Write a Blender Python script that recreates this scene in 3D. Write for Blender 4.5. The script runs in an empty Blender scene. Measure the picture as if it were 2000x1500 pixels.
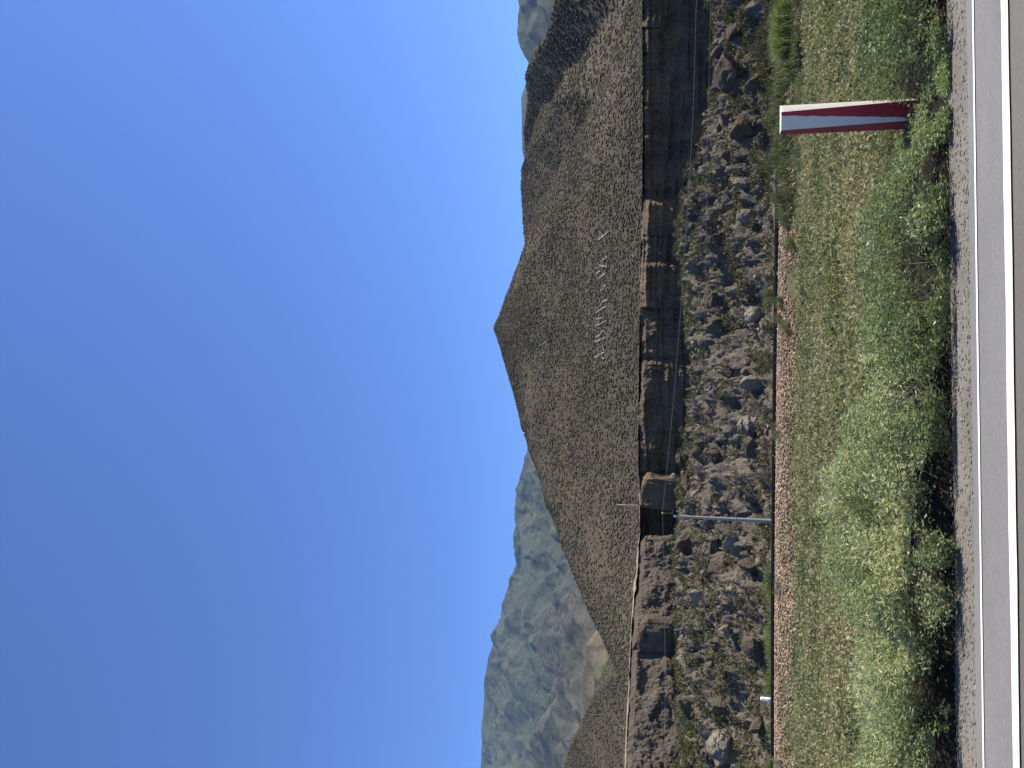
import bpy, bmesh, math, random
import numpy as np
from mathutils import Vector, Matrix, noise as mnoise

random.seed(7)
RNG = np.random.default_rng(11)
scene = bpy.context.scene
COL = scene.collection
R = math.radians

# ------------------------------------------------------------------ camera
F_PX = 1444.0
PITCH = R(15.5)
CAM_H = 1.7
CP, SP = math.cos(PITCH), math.sin(PITCH)
cam_d = bpy.data.cameras.new('camera')
cam = bpy.data.objects.new('camera', cam_d)
COL.objects.link(cam)
scene.camera = cam
cam_d.sensor_fit = 'HORIZONTAL'
cam_d.sensor_width = 36.0
cam_d.lens = 36.0 * F_PX / 2000.0
cam_d.clip_start = 0.05
cam_d.clip_end = 30000
U_ = Vector((0, -SP, CP)); F_ = Vector((0, CP, SP)); R_ = Vector((1, 0, 0))
# the photograph was taken with the phone on its side: the camera is rolled 90 degrees
M = Matrix((( -U_[0], R_[0], -F_[0], 0), (-U_[1], R_[1], -F_[1], 0), (-U_[2], R_[2], -F_[2], CAM_H), (0, 0, 0, 1)))
cam.matrix_world = M


def P(u, v, D):
    """world point at horizontal distance D seen along photo direction (u, v)"""
    xr = (750.0 - v) / F_PX
    yr = (1000.0 - u) / F_PX
    dy = CP - SP * yr
    k = D / dy
    return np.array((xr * k, D, CAM_H + (SP + CP * yr) * k))


def G(u, v, z=0.0):
    """ground point at height z"""
    xr = (750.0 - v) / F_PX
    yr = (1000.0 - u) / F_PX
    k = (z - CAM_H) / (SP + CP * yr)
    return np.array((xr * k, (CP - SP * yr) * k, z))


def project(p):
    p = np.asarray(p, float)
    y = p[..., 1]; z = p[..., 2] - CAM_H
    d = y * CP + z * SP
    yr = (-y * SP + z * CP) / d
    xr = p[..., 0] / d
    return 1000 - yr * F_PX, 750 - xr * F_PX, d


# ------------------------------------------------------------------ noise
def _hash(ix, iy, iz, seed):
    h = (ix.astype(np.int64) * 374761393 + iy.astype(np.int64) * 668265263 + iz.astype(np.int64) * 2147483647 + seed * 1274126177) & 0xFFFFFFFF
    h = ((h ^ (h >> 13)) * 1274126177) & 0xFFFFFFFF
    h = ((h ^ (h >> 16)) * 2246822519) & 0xFFFFFFFF
    return ((h ^ (h >> 15)) & 0xFFFFFF) / float(0xFFFFFF)


def vn(x, y, z=None, seed=0):
    x = np.asarray(x, float); y = np.asarray(y, float)
    z = np.zeros_like(x) if z is None else np.asarray(z, float)
    x0 = np.floor(x); y0 = np.floor(y); z0 = np.floor(z)
    fx, fy, fz = x - x0, y - y0, z - z0
    fx = fx * fx * fx * (fx * (fx * 6 - 15) + 10); fy = fy * fy * fy * (fy * (fy * 6 - 15) + 10); fz = fz * fz * (3 - 2 * fz)
    r = 0
    for dx in (0, 1):
        wx = fx if dx else 1 - fx
        for dy in (0, 1):
            wy = fy if dy else 1 - fy
            for dz in (0, 1):
                wz = fz if dz else 1 - fz
                r = r + wx * wy * wz * _hash(x0 + dx, y0 + dy, z0 + dz, seed)
    return r * 2 - 1


def fbm(x, y, z=None, seed=0, octv=4, gain=.5):
    a, s, t = 1.0, 0.0, 0.0
    f = 1.0
    for o in range(octv):
        s = s + a * vn(x * f + o * 17.3, y * f - o * 9.1, None if z is None else z * f + o * 5.7, seed + o)
        t += a; a *= gain; f *= 2.03
    return s / t


def ridged(x, y, z=None, seed=0, octv=4, gain=.5):
    a, s, t, f = 1.0, 0.0, 0.0, 1.0
    for o in range(octv):
        s = s + a * (1 - 2 * np.abs(vn(x * f + o * 17.3, y * f - o * 9.1, None if z is None else z * f, seed + o)))
        t += a; a *= gain; f *= 2.03
    return s / t


# ------------------------------------------------------------------ mesh helpers
def link(name, me, mat=None, parent=None, smooth=False):
    o = bpy.data.objects.new(name, me)
    COL.objects.link(o)
    if mat: me.materials.append(mat)
    if parent: o.parent = parent
    if smooth:
        me.polygons.foreach_set('use_smooth', np.ones(len(me.polygons), bool))
    return o


def mesh_np(name, verts, faces, mat=None, parent=None, smooth=False, attrs=None):
    """faces: (M,k) array, or list of such arrays"""
    me = bpy.data.meshes.new(name)
    verts = np.ascontiguousarray(verts, np.float32)
    fl = faces if isinstance(faces, list) else [faces]
    fl = [np.asarray(f, np.int32) for f in fl if len(f)]
    me.vertices.add(len(verts)); me.vertices.foreach_set('co', verts.ravel())
    nl = sum(f.size for f in fl); nf = sum(len(f) for f in fl)
    me.loops.add(nl); me.polygons.add(nf)
    me.loops.foreach_set('vertex_index', np.concatenate([f.ravel() for f in fl]))
    sizes = np.concatenate([np.full(len(f), f.shape[1], np.int32) for f in fl])
    starts = np.concatenate(([0], np.cumsum(sizes)[:-1])).astype(np.int32)
    me.polygons.foreach_set('loop_start', starts)
    me.update(calc_edges=True)
    me.validate()
    for k, a in (attrs or {}).items():
        at = me.attributes.new(k, 'FLOAT', 'POINT')
        at.data.foreach_set('value', np.ascontiguousarray(a, np.float32))
    return link(name, me, mat, parent, smooth)


def grid_faces(nu, nv):
    i = np.arange(nu - 1)[:, None]; j = np.arange(nv - 1)[None, :]
    a = i * nv + j
    return np.stack((a, a + nv, a + nv + 1, a + 1), -1).reshape(-1, 4)


def tag(o, label=None, cat=None, group=None, kind=None):
    if label: o['label'] = label
    if cat: o['category'] = cat
    if group: o['group'] = group
    if kind: o['kind'] = kind
    return o


def empty(name, loc, label, cat, group=None):
    o = bpy.data.objects.new(name, None)
    COL.objects.link(o)
    o.location = loc
    o.empty_display_size = .2
    return tag(o, label, cat, group)


class MB:
    """collects shapes in local coordinates into one mesh"""
    def __init__(s): s.v = []; s.f3 = []; s.f4 = []; s.n = 0
    def add(s, v, f):
        v = np.asarray(v, float); f = np.asarray(f)
        (s.f3 if f.shape[1] == 3 else s.f4).append(f + s.n)
        s.v.append(v); s.n += len(v)
    def box(s, c, size, rot=None):
        q = np.array([[x, y, z] for x in (-.5, .5) for y in (-.5, .5) for z in (-.5, .5)]) * np.array(size)
        if rot is not None: q = q @ np.array(rot).T
        s.add(q + np.array(c), [[0, 1, 3, 2], [4, 6, 7, 5], [0, 4, 5, 1], [2, 3, 7, 6], [0, 2, 6, 4], [1, 5, 7, 3]])
    def tube(s, pts, rad, n=8, caps=True):
        pts = np.asarray(pts, float); m = len(pts)
        rad = np.broadcast_to(np.asarray(rad, float), (m,))
        t = np.gradient(pts, axis=0); t /= np.linalg.norm(t, axis=1)[:, None] + 1e-9
        ref = np.array((0, 0, 1.)) if abs(t[0][2]) < .8 else np.array((1., 0, 0))
        a = np.cross(t, ref); a /= np.linalg.norm(a, axis=1)[:, None] + 1e-9
        b = np.cross(t, a)
        th = np.linspace(0, 2 * np.pi, n, endpoint=False)
        ring = pts[:, None] + rad[:, None, None] * (np.cos(th)[None, :, None] * a[:, None] + np.sin(th)[None, :, None] * b[:, None])
        f = []
        for i in range(m - 1):
            for j in range(n):
                k = (j + 1) % n
                f.append([i * n + j, i * n + k, (i + 1) * n + k, (i + 1) * n + j])
        v = ring.reshape(-1, 3)
        s.add(v, f)
        if caps:
            base = s.n - len(v)
            c0 = pts[0]; c1 = pts[-1]
            s.v.append(np.array([c0, c1])); i0 = s.n; s.n += 2
            s.f3.append(np.array([[i0, base + (j + 1) % n, base + j] for j in range(n)]))
            o = base + (m - 1) * n
            s.f3.append(np.array([[i0 + 1, o + j, o + (j + 1) % n] for j in range(n)]))
    def build(s, name, mat, parent=None, smooth=False, attrs=None):
        fl = []
        if s.f3: fl.append(np.concatenate(s.f3))
        if s.f4: fl.append(np.concatenate(s.f4))
        return mesh_np(name, np.concatenate(s.v), fl, mat, parent, smooth, attrs)


def ico(sub):
    bm = bmesh.new(); bmesh.ops.create_icosphere(bm, subdivisions=sub, radius=1)
    v = np.array([x.co[:] for x in bm.verts]); f = np.array([[x.index for x in p.verts] for p in bm.faces]); bm.free()
    return v, f
ICO = {k: ico(k) for k in (1, 2, 3, 4, 5)}


def scatter(templates, pos, scale, rotz=None, which=None, tilt=None):
    """bake many transformed copies of small templates -> verts, faces, instance index per vert"""
    n = len(pos)
    which = RNG.integers(0, len(templates), n) if which is None else which
    rotz = RNG.uniform(0, 6.283, n) if rotz is None else rotz
    scale = np.asarray(scale, float)
    if scale.ndim == 1: scale = np.repeat(scale[:, None], 3, 1)
    V, Fc, I = [], [], []
    off = 0
    for t, (tv, tf) in enumerate(templates):
        idx = np.nonzero(which == t)[0]
        if not len(idx): continue
        c, s = np.cos(rotz[idx])[:, None], np.sin(rotz[idx])[:, None]
        q = tv[None] * scale[idx][:, None]
        x = q[..., 0] * c - q[..., 1] * s; y = q[..., 0] * s + q[..., 1] * c; z = q[..., 2]
        if tilt is not None:
            ta = tilt[idx][:, None]; y, z = y * np.cos(ta) - z * np.sin(ta), y * np.sin(ta) + z * np.cos(ta)
        q = np.stack((x, y, z), -1) + pos[idx][:, None]
        V.append(q.reshape(-1, 3))
        Fc.append((tf[None] + (np.arange(len(idx)) * len(tv))[:, None, None] + off).reshape(-1, tf.shape[1]))
        I.append(np.repeat(idx, len(tv)))
        off += len(idx) * len(tv)
    return np.concatenate(V), np.concatenate(Fc), np.concatenate(I)


def leaves(pos, length, width, dirs, nrm_jit=1.0):
    """diamond leaves: pos (n,3), dirs (n,3) unit; returns verts, quads, idx"""
    n = len(pos)
    rnd = RNG.normal(size=(n, 3)) * nrm_jit + np.array((0, 0, .25))
    side = np.cross(dirs, rnd); side /= np.linalg.norm(side, axis=1)[:, None] + 1e-9
    L = length[:, None]; W = width[:, None]
    up = np.cross(side, dirs)
    a = pos; b = pos + dirs * L * .45 + side * W * .5 + up * W * .15
    c = pos + dirs * L; d = pos + dirs * L * .45 - side * W * .5 + up * W * .15
    v = np.stack((a, b, c, d), 1).reshape(-1, 3)
    f = np.arange(n * 4).reshape(n, 4)
    return v, f, np.repeat(np.arange(n), 4)


def unit(a):
    return a / (np.linalg.norm(a, axis=-1, keepdims=True) + 1e-9)


# ------------------------------------------------------------------ materials
def new_mat(name):
    m = bpy.data.materials.new(name); m.use_nodes = True
    nt = m.node_tree; nt.nodes.clear()
    out = nt.nodes.new('ShaderNodeOutputMaterial')
    b = nt.nodes.new('ShaderNodeBsdfPrincipled')
    b.inputs['Roughness'].default_value = .9
    b.inputs['Specular IOR Level'].default_value = .15
    nt.links.new(b.outputs[0], out.inputs[0])
    return m, nt, b


def ramp(nt, src, stops, interp='LINEAR'):
    r = nt.nodes.new('ShaderNodeValToRGB'); r.color_ramp.interpolation = interp
    e = r.color_ramp.elements
    while len(e) < len(stops): e.new(.5)
    for k, (p, c) in enumerate(stops):
        e[k].position = p; e[k].color = (*c, 1)
    nt.links.new(src, r.inputs[0])
    return r.outputs[0]


def coords(nt, scale=(1, 1, 1)):
    g = nt.nodes.new('ShaderNodeNewGeometry')
    mp = nt.nodes.new('ShaderNodeMapping'); mp.inputs['Scale'].default_value = scale
    nt.links.new(g.outputs['Position'], mp.inputs[0])
    return mp.outputs[0]


def noise_n(nt, vec, scale, detail=6, rough=.6, dist=0):
    n = nt.nodes.new('ShaderNodeTexNoise')
    n.inputs['Scale'].default_value = scale; n.inputs['Detail'].default_value = detail
    n.inputs['Roughness'].default_value = rough; n.inputs['Distortion'].default_value = dist
    nt.links.new(vec, n.inputs['Vector'])
    return n.outputs['Fac']


def mix(nt, fac, a, b, mode='MIX'):
    m = nt.nodes.new('ShaderNodeMix'); m.data_type = 'RGBA'; m.blend_type = mode
    for s, x in ((m.inputs[0], fac), (m.inputs[6], a), (m.inputs[7], b)):
        if isinstance(x, (int, float)): s.default_value = x
        elif isinstance(x, tuple): s.default_value = (*x, 1)
        else: nt.links.new(x, s)
    return m.outputs[2]


def attr(nt, name):
    a = nt.nodes.new('ShaderNodeAttribute'); a.attribute_name = name
    return a.outputs['Fac']


def bump(nt, bsdf, h, strength=.5, dist=.1):
    b = nt.nodes.new('ShaderNodeBump'); b.inputs['Strength'].default_value = strength; b.inputs['Distance'].default_value = dist
    nt.links.new(h, b.inputs['Height']); nt.links.new(b.outputs[0], bsdf.inputs['Normal'])


def math_n(nt, op, a, b=0.0, clamp=False):
    m = nt.nodes.new('ShaderNodeMath'); m.operation = op; m.use_clamp = clamp
    for s, x in ((m.inputs[0], a), (m.inputs[1], b)):
        if isinstance(x, (int, float)): s.default_value = x
        else: nt.links.new(x, s)
    return m.outputs[0]


def earth_mat(name, stops, s1, s2=None, bs=.6, bd=.1, vec_scale=(1, 1, 1), spec=.1, rough=.95, second=None):
    m, nt, b = new_mat(name)
    v = coords(nt, vec_scale)
    n1 = noise_n(nt, v, s1, 8, .65)
    c = ramp(nt, n1, stops)
    n2 = noise_n(nt, v, s2 or s1 * 9, 4, .7)
    c = mix(nt, .55, c, ramp(nt, n2, [(.3, (.55, .55, .55)), (.7, (1.35, 1.35, 1.35))]), 'MULTIPLY')
    if second:
        n3 = noise_n(nt, v, second[1], 4, .6)
        c = mix(nt, ramp(nt, n3, [(second[2], (0, 0, 0)), (second[2] + .12, (1, 1, 1))]), c, second[0])
    nt.links.new(c, b.inputs['Base Color'])
    b.inputs['Specular IOR Level'].default_value = spec; b.inputs['Roughness'].default_value = rough
    bump(nt, b, n2, bs, bd)
    return m


def leaf_mat(name, stops, trans=.35, rough=.6, spec=.3, key='rnd'):
    m, nt, b = new_mat(name)
    c = ramp(nt, attr(nt, key), stops)
    nt.links.new(c, b.inputs['Base Color'])
    b.inputs['Roughness'].default_value = rough; b.inputs['Specular IOR Level'].default_value = spec
    if trans > 0:
        t = nt.nodes.new('ShaderNodeBsdfTranslucent'); nt.links.new(mix(nt, 1.0, c, (1.15, 1.2, .8), 'MULTIPLY'), t.inputs[0])
        ms = nt.nodes.new('ShaderNodeMixShader'); ms.inputs[0].default_value = trans
        nt.links.new(b.outputs[0], ms.inputs[1]); nt.links.new(t.outputs[0], ms.inputs[2])
        out = [n for n in nt.nodes if n.type == 'OUTPUT_MATERIAL'][0]
        nt.links.new(ms.outputs[0], out.inputs[0])
    return m


def plain(name, col, rough=.6, spec=.3, metal=0, var=.15, scale=20):
    m, nt, b = new_mat(name)
    n = noise_n(nt, coords(nt), scale, 6, .7)
    lo = tuple(max(0, c * (1 - var)) for c in col); hi = tuple(c * (1 + var) for c in col)
    nt.links.new(ramp(nt, n, [(.3, lo), (.7, hi)]), b.inputs['Base Color'])
    b.inputs['Roughness'].default_value = rough; b.inputs['Specular IOR Level'].default_value = spec; b.inputs['Metallic'].default_value = metal
    return m

MT = {}
MT['hill'] = earth_mat('hill_soil', [(.3, (0.06981, 0.05664, 0.03924)), (.5, (0.08507, 0.06922, 0.04824)), (.7, (0.1033, 0.0839, 0.05918))], .06, 1.6, .8, .25)
MT['hill_bush'] = leaf_mat('hill_bush_leaf', [(0, (0.05667, 0.05461, 0.03503)), (.35, (0.08037, 0.07625, 0.04946)), (.7, (0.101, 0.09377, 0.06285)), (.93, (0.1236, 0.1092, 0.07625)), (1, (0.1752, 0.1494, 0.103))], 0, .9, .05)
MT['talus'] = earth_mat('rocky_soil', [(.28, (0.07721, 0.06553, 0.05022)), (.45, (0.12, 0.1024, 0.08003)), (.6, (0.1631, 0.1393, 0.1083)), (.72, (0.2572, 0.2146, 0.1571))], .22, 3.2, .9, .3)
MT['talus_bush'] = leaf_mat('slope_bush_leaf', [(0, (0.0498, 0.05107, 0.02416)), (.4, (0.09959, 0.09576, 0.04682)), (.75, (0.1544, 0.1396, 0.07401)), (1, (0.239, 0.2006, 0.1133))], .1, .9, .05)
MT['scrub_green'] = leaf_mat('scrub_green_leaf', [(0, (0.04447, 0.05762, 0.02391)), (.5, (0.08896, 0.1056, 0.03825)), (1, (0.1668, 0.1633, 0.06695))], .2, .8, .1)
MT['field'] = earth_mat('field_soil', [(.3, (0.0765, 0.0765, 0.03825)), (.5, (0.1105, 0.1105, 0.05525)), (.7, (0.1615, 0.1445, 0.085))], .5, 11, .8, .1)
MT['valley'] = earth_mat('valley_soil', [(.3, (.12, .11, .08)), (.7, (.2, .18, .13))], .01, .2)
MT['asphalt'] = earth_mat('asphalt', [(.3, (0.1521, 0.1482, 0.1427)), (.7, (0.1989, 0.1934, 0.1856))], 1.2, 160, .35, .004, (0.273, 0.78, 0.78), .2, .85)
MT['asphalt_lane'] = earth_mat('worn_asphalt', [(.3, (0.1092, 0.1014, 0.08814)), (.7, (0.1482, 0.1388, 0.1232))], 1.5, 120, .35, .004, (0.195, 0.78, 0.78), .2, .85)
MT['gravel'] = earth_mat('gravel', [(.3, (0.1352, 0.1254, 0.106)), (.7, (0.2255, 0.2052, 0.1732))], 2.0, 60, .8, .015, (0.4509, 0.76, 0.7068))
MT['paint'] = plain('road_paint', (.78, .78, .76), .7, .2, 0, .05, 30)
MT['paint_cream'] = plain('cream_road_paint', (.74, .69, .56), .7, .2, 0, .05, 14)
MT['steel'] = plain('rusty_rail', (.03, .022, .018), .7, .3, .3, .4, 12)
MT['sleeper'] = plain('pale_sleeper', (.42, .42, .38), .9, .1, 0, .3, 6)
MT['pole'] = plain('grey_concrete_pole', (.25, .25, .235), .85, .2, 0, .12, 5)
MT['iron'] = plain('dark_iron', (.045, .035, .028), .7, .3, .2, .3, 10)
MT['insul'] = plain('yellow_insulator', (.5, .45, .08), .4, .5, 0, .1)
MT['wire'] = plain('wire_metal', (.28, .26, .25), .5, .4, .4, .1)
MT['wood'] = plain('pale_wood', (.42, .36, .24), .9, .1, 0, .15, 4)
MT['wood_dark'] = plain('grey_wood', (.16, .15, .13), .9, .1, 0, .15, 4)
MT['white'] = plain('white_paint', (.6, .55, .46), .6, .3, 0, .05, 8)
MT['white_post'] = plain('white_limewash', (.8, .82, .84), .8, .2, 0, .06, 8)
MT['twig'] = plain('dry_twig', (.17, .145, .12), .9, .1, 0, .3, 3)
MT['stem'] = plain('green_stem', (.12, .15, .06), .8, .2, 0, .3, 9)
MT['stones'] = plain('white_stones', (.37, .345, .285), .9, .1, 0, .3, 1.5)
MT['dirt'] = earth_mat('bare_dirt', [(.3, (0.1875, 0.15, 0.1125)), (.7, (0.3, 0.2475, 0.1875))], .3, 4, .6, .1)


def rock_mat(name, lo, hi, sc=.5, tint=None):
    m, nt, b = new_mat(name)
    v = coords(nt)
    n1 = noise_n(nt, v, sc, 10, .7, .4)
    c = ramp(nt, n1, [(.3, lo), (.7, hi)])
    if tint:
        n3 = noise_n(nt, coords(nt, (1, 1, .25)), .35, 5, .6)
        c = mix(nt, ramp(nt, n3, [(.5, (0, 0, 0)), (.66, (1, 1, 1))]), c, tint)
    vo = nt.nodes.new('ShaderNodeTexVoronoi'); vo.inputs['Scale'].default_value = sc * 7; nt.links.new(v, vo.inputs['Vector'])
    n2 = noise_n(nt, v, sc * 8, 8, .75)
    c = mix(nt, .6, c, ramp(nt, n2, [(.3, (.5, .5, .5)), (.7, (1.35, 1.35, 1.35))]), 'MULTIPLY')
    nt.links.new(c, b.inputs['Base Color'])
    h = math_n(nt, 'ADD', n2, math_n(nt, 'MULTIPLY', vo.outputs['Distance'], .5))
    bump(nt, b, h, 1.0, .25 / sc * .5)
    b.inputs['Roughness'].default_value = .95; b.inputs['Specular IOR Level'].default_value = .1
    return m
MT['rock'] = rock_mat('dark_rock', (0.08235, 0.06479, 0.04746), (0.1568, 0.1254, 0.09189), .7)
MT['rock_brown'] = rock_mat('brown_rock', (0.0755, 0.05808, 0.04008), (0.1441, 0.1122, 0.07894), .7, (0.1098, 0.0792, 0.04554))
MT['rock_pale'] = rock_mat('pale_rock', (0.1762, 0.1508, 0.115), (0.3169, 0.2682, 0.2033), .7)
MT['cliff'] = rock_mat('cliff_rock', (0.09135, 0.069, 0.04845), (0.1969, 0.147, 0.1012), .35, (0.2126, 0.144, 0.08265))
MT['cliff_grey'] = rock_mat('grey_cliff_rock', (0.09448, 0.0761, 0.05704), (0.1526, 0.1257, 0.09506), .5)

# stones of the ballast, coloured stone by stone
MT['ballast'] = leaf_mat('ballast_stone', [(0, (0.0816, 0.06, 0.04266)), (.3, (0.1958, 0.132, 0.08944)), (.6, (0.2774, 0.188, 0.1238)), (.85, (0.3509, 0.256, 0.1651)), (1, (0.4243, 0.36, 0.2477))], 0, .9, .1)
MT['rubble'] = leaf_mat('rubble_stone', [(0, (0.06721, 0.05527, 0.04403)), (.5, (0.1185, 0.09855, 0.07812)), (.85, (0.174, 0.1441, 0.1101)), (1, (0.2608, 0.2129, 0.1563))], 0, .95, .05)
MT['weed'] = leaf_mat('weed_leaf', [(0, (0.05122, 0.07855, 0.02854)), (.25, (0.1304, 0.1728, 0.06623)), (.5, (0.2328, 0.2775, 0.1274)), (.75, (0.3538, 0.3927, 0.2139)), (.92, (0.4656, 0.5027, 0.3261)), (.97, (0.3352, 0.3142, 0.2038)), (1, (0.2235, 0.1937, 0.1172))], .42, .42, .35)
MT['weed_silver'] = leaf_mat('silver_weed_leaf', [(0, (.09, .13, .05)), (.4, (.24, .27, .13)), (.75, (.42, .43, .26)), (1, (.56, .55, .4))], .35, .65, .12)
MT['flower'] = leaf_mat('purple_flower', [(0, (.2, .14, .21)), (1, (.36, .29, .36))], .3, .6, .2)
MT['field_leaf'] = leaf_mat('field_leaf', [(0, (0.06827, 0.08333, 0.03553)), (.3, (0.1471, 0.1667, 0.07315)), (.6, (0.2472, 0.2466, 0.1202)), (.85, (0.3649, 0.3333, 0.1829)), (1, (0.3178, 0.2389, 0.1463))], .25, .7, .15)
MT['tall_grass'] = leaf_mat('tall_grass_leaf', [(0, (0.05382, 0.07125, 0.03192)), (.5, (0.1468, 0.1662, 0.07448)), (1, (0.274, 0.2707, 0.149))], .35, .6, .2)
MT['bright_grass'] = leaf_mat('bright_grass_leaf', [(0, (.08, .11, .03)), (.5, (.185, .22, .08)), (1, (.3, .32, .14))], .35, .6, .2)

# ------------------------------------------------------------------ road, shoulder and ground
a0, a1 = G(1899.8, 0), G(1918.2, 1300)
T_ = unit((a0 - a1)[:2][None])[0]            # along the road, towards +x
N_ = np.array((-T_[1], T_[0]))               # away from the camera
SD = lambda p: float(p[0] * N_[0] + p[1] * N_[1])
s_line = SD(G(1899.8, 0, .01))
s_cream = SD(G(1971.5, 650, .01))
s_asph = SD(G(1897.5, 650))
s_grav = SD(G(1867, 650))


def strip(name, s0, s1, z, mat, L=220, nseg=2, wob=0, kind='structure', nt_=2):
    t = np.linspace(-L, L, nseg)
    k = np.linspace(0, 1, nt_)
    tt, kk = np.meshgrid(t, k, indexing='ij')
    e0 = s0 + wob * fbm(tt * 1.1, tt * 0 + s0, seed=3) + wob * .4 * fbm(tt * 6, tt * 0 + s0, seed=5)
    e1 = s1 + wob * fbm(tt * 1.3, tt * 0 + s1 + 7, seed=4) + wob * .4 * fbm(tt * 7, tt * 0 + s1, seed=6)
    s = e0 * (1 - kk) + e1 * kk
    v = np.stack((tt * T_[0] + s * N_[0], tt * T_[1] + s * N_[1], np.full_like(tt, z)), -1).reshape(-1, 3)
    o = mesh_np(name, v, grid_faces(nseg, nt_)[:, ::-1], mat)
    return tag(o, kind=kind)

strip('road', -9, s_cream + .06, 0.0, MT['asphalt_lane'])
strip('paved_shoulder', s_cream + .02, s_asph, 0.004, MT['asphalt'], 220, 1400, .012)
strip('edge_line_marking', s_line - .015, s_line + .015, 0.010, MT['paint'], 220, 3000, .003)
strip('lane_line_marking', s_cream - .055, s_cream + .055, 0.010, MT['paint_cream'], 220, 3000, .010)

# rail alignment: distance of the near rail as a function of x
_rx = np.linspace(-120, 120, 481)
_ry = np.interp(_rx, [-120, -60, -21, -14.5, -4.9, 10.6, 24, 60, 120], [44, 46.8, 47.5, 47.3, 46.6, 43.8, 40.6, 30, 12])
_k = np.ones(31) / 31
_ry = np.convolve(np.pad(_ry, 15, mode='edge'), _k, 'valid')
rail_y = lambda x: np.interp(x, _rx, _ry)
RAIL_Z = -1.5


def ground_z(x, y):
    x = np.asarray(x, float); y = np.asarray(y, float)
    s = x * N_[0] + y * N_[1]
    ry = rail_y(x)
    toe = np.maximum(ry - 5.2, 13)
    w = np.clip((s - 8.0) / (toe - 8.0), 0, 1)
    z = -.02 - .06 * np.clip((s - s_grav) / 1.5, 0, 1) + (-2.42) * w ** .93
    z = z + np.clip(s - 9, 0, 3) / 3 * (1 - np.clip((y - toe + 4) / 4, 0, 1)) * .14 * fbm(x * .45, y * .45, seed=21)
    z = z + .05 * np.clip((s - s_grav) / .6, 0, 1) * fbm(x * 1.7, y * 1.7, seed=22)
    b = np.clip((y - toe) / 3.9, 0, 1); b = b * b * (3 - 2 * b)
    z = z + b * .76
    b2 = np.clip((y - (ry + 2.6)) / 2.5, 0, 1)
    z = z - b2 * .5
    return np.where(s < s_grav, -.02, z)

gx = np.concatenate((np.linspace(-220, -50, 30)[:-1], np.linspace(-50, 50, 420), np.linspace(50, 220, 30)[1:]))
gy = np.concatenate((np.linspace(-40, 4, 12)[:-1], np.linspace(4, 56, 360)))
X, Y = np.meshgrid(gx, gy, indexing='ij')
Z = ground_z(X, Y)
tag(mesh_np('ground', np.stack((X, Y, Z), -1).reshape(-1, 3), grid_faces(len(gx), len(gy)), MT['field'], smooth=True), kind='structure')
q = np.array([[x, y, -7.0] for x in np.linspace(-9000, 9000, 12) for y in np.linspace(-3000, 9000, 12)])
tag(mesh_np('valley_floor', q, grid_faces(12, 12), MT['valley']), kind='structure')
strip('gravel_shoulder', s_asph - .02, s_grav + .12, -.004, MT['gravel'], 220, 900, .05)

# loose stones on the shoulder
n = 5200
t = RNG.uniform(-9, 9, n); s = RNG.uniform(s_asph - .01, s_grav + .18, n)
pos = np.stack((t * T_[0] + s * N_[0], t * T_[1] + s * N_[1], np.full(n, .0)), -1)
STONES = []
for k in range(6):
    v, f = ICO[1]
    v = v * (1 + .35 * RNG.normal(size=(len(v), 1))) * np.array((1, .8, .6)); STONES.append((v, f))
sz = .004 + .008 * RNG.random(n) ** 3
V, Fq, I = scatter(STONES, pos, np.stack((sz * 1.6, sz, sz * .5), -1), RNG.normal(size=n) * .4)
MT['pebble'] = leaf_mat('shoulder_pebble', [(0, (0.113, 0.1009, 0.08729)), (.4, (0.1856, 0.1655, 0.1404)), (.8, (0.2581, 0.2261, 0.1859)), (1, (0.3549, 0.3069, 0.2353))], 0, .9, .1)
tag(mesh_np('gravel_stones', V, Fq, MT['pebble'], attrs={'rnd': RNG.random(n)[I]}), 'loose pale pebbles on the gravel road shoulder', 'gravel', kind='stuff')

# ------------------------------------------------------------------ cliff line
CV = [-250, 0, 150, 300, 450, 600, 750, 900, 1000, 1100, 1200, 1300, 1400, 1500, 1750]
CD = [70, 78, 82, 87, 93.5, 95.5, 96.8, 97.6, 97, 93.5, 89, 85, 81, 77.5, 70]
RIMV = [-250, 0, 250, 300, 400, 600, 850, 950, 1040, 1065, 1110, 1170, 1260, 1350, 1410, 1494, 1750]
RIMU = [1257, 1256, 1256.5, 1256, 1254.5, 1250, 1247, 1249.5, 1251, 1247, 1245, 1238, 1232, 1229, 1225, 1222, 1216]
cliff_D = lambda v: np.interp(v, CV, CD)
rim_u = lambda v: np.interp(v, RIMV, RIMU)
cv = np.linspace(-250, 1750, 1700)
rim = np.array([P(rim_u(v), v, cliff_D(v)) for v in cv])
# how far the face stands forward (+) or back (-), in metres, along the line
OFFV = [-250, 0, 60, 200, 255, 262, 300, 383, 387, 420, 455, 460, 512, 518, 560, 596, 601, 640, 690, 700, 712, 765, 800, 870, 920, 929, 931, 960, 985, 989, 993, 1045, 1049, 1060, 1200, 1206, 1270, 1274, 1277, 1330, 1400, 1500, 1750]
OFFM = [0, 0, .3, 0, -.2, .5, .2, 0, 1.9, 2.0, 1.7, 1.1, 1.2, 1.9, 1.7, 1.4, .6, 1.0, .7, .3, 1.5, 1.3, .7, .5, .2, -.4, 1.9, 2.1, 1.7, 1.2, -1.8, -2.2, 1.0, 1.3, 1.2, 2.2, 2.2, .2, 1.2, 1.6, 1.4, 1.2, 1]
nt_rows = 130
tg = np.gradient(rim[:, :2], axis=0); tg = unit(tg)
nrm = np.stack((tg[:, 1], -tg[:, 0]), -1)
nrm *= np.sign(-nrm[:, 1:2])
dist = np.concatenate(([0], np.cumsum(np.linalg.norm(np.diff(rim[:, :2], axis=0), axis=1))))
h = np.linspace(0, 1, nt_rows)
S_, H_ = np.meshgrid(dist, h, indexing='ij')
height = 13.0
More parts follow.
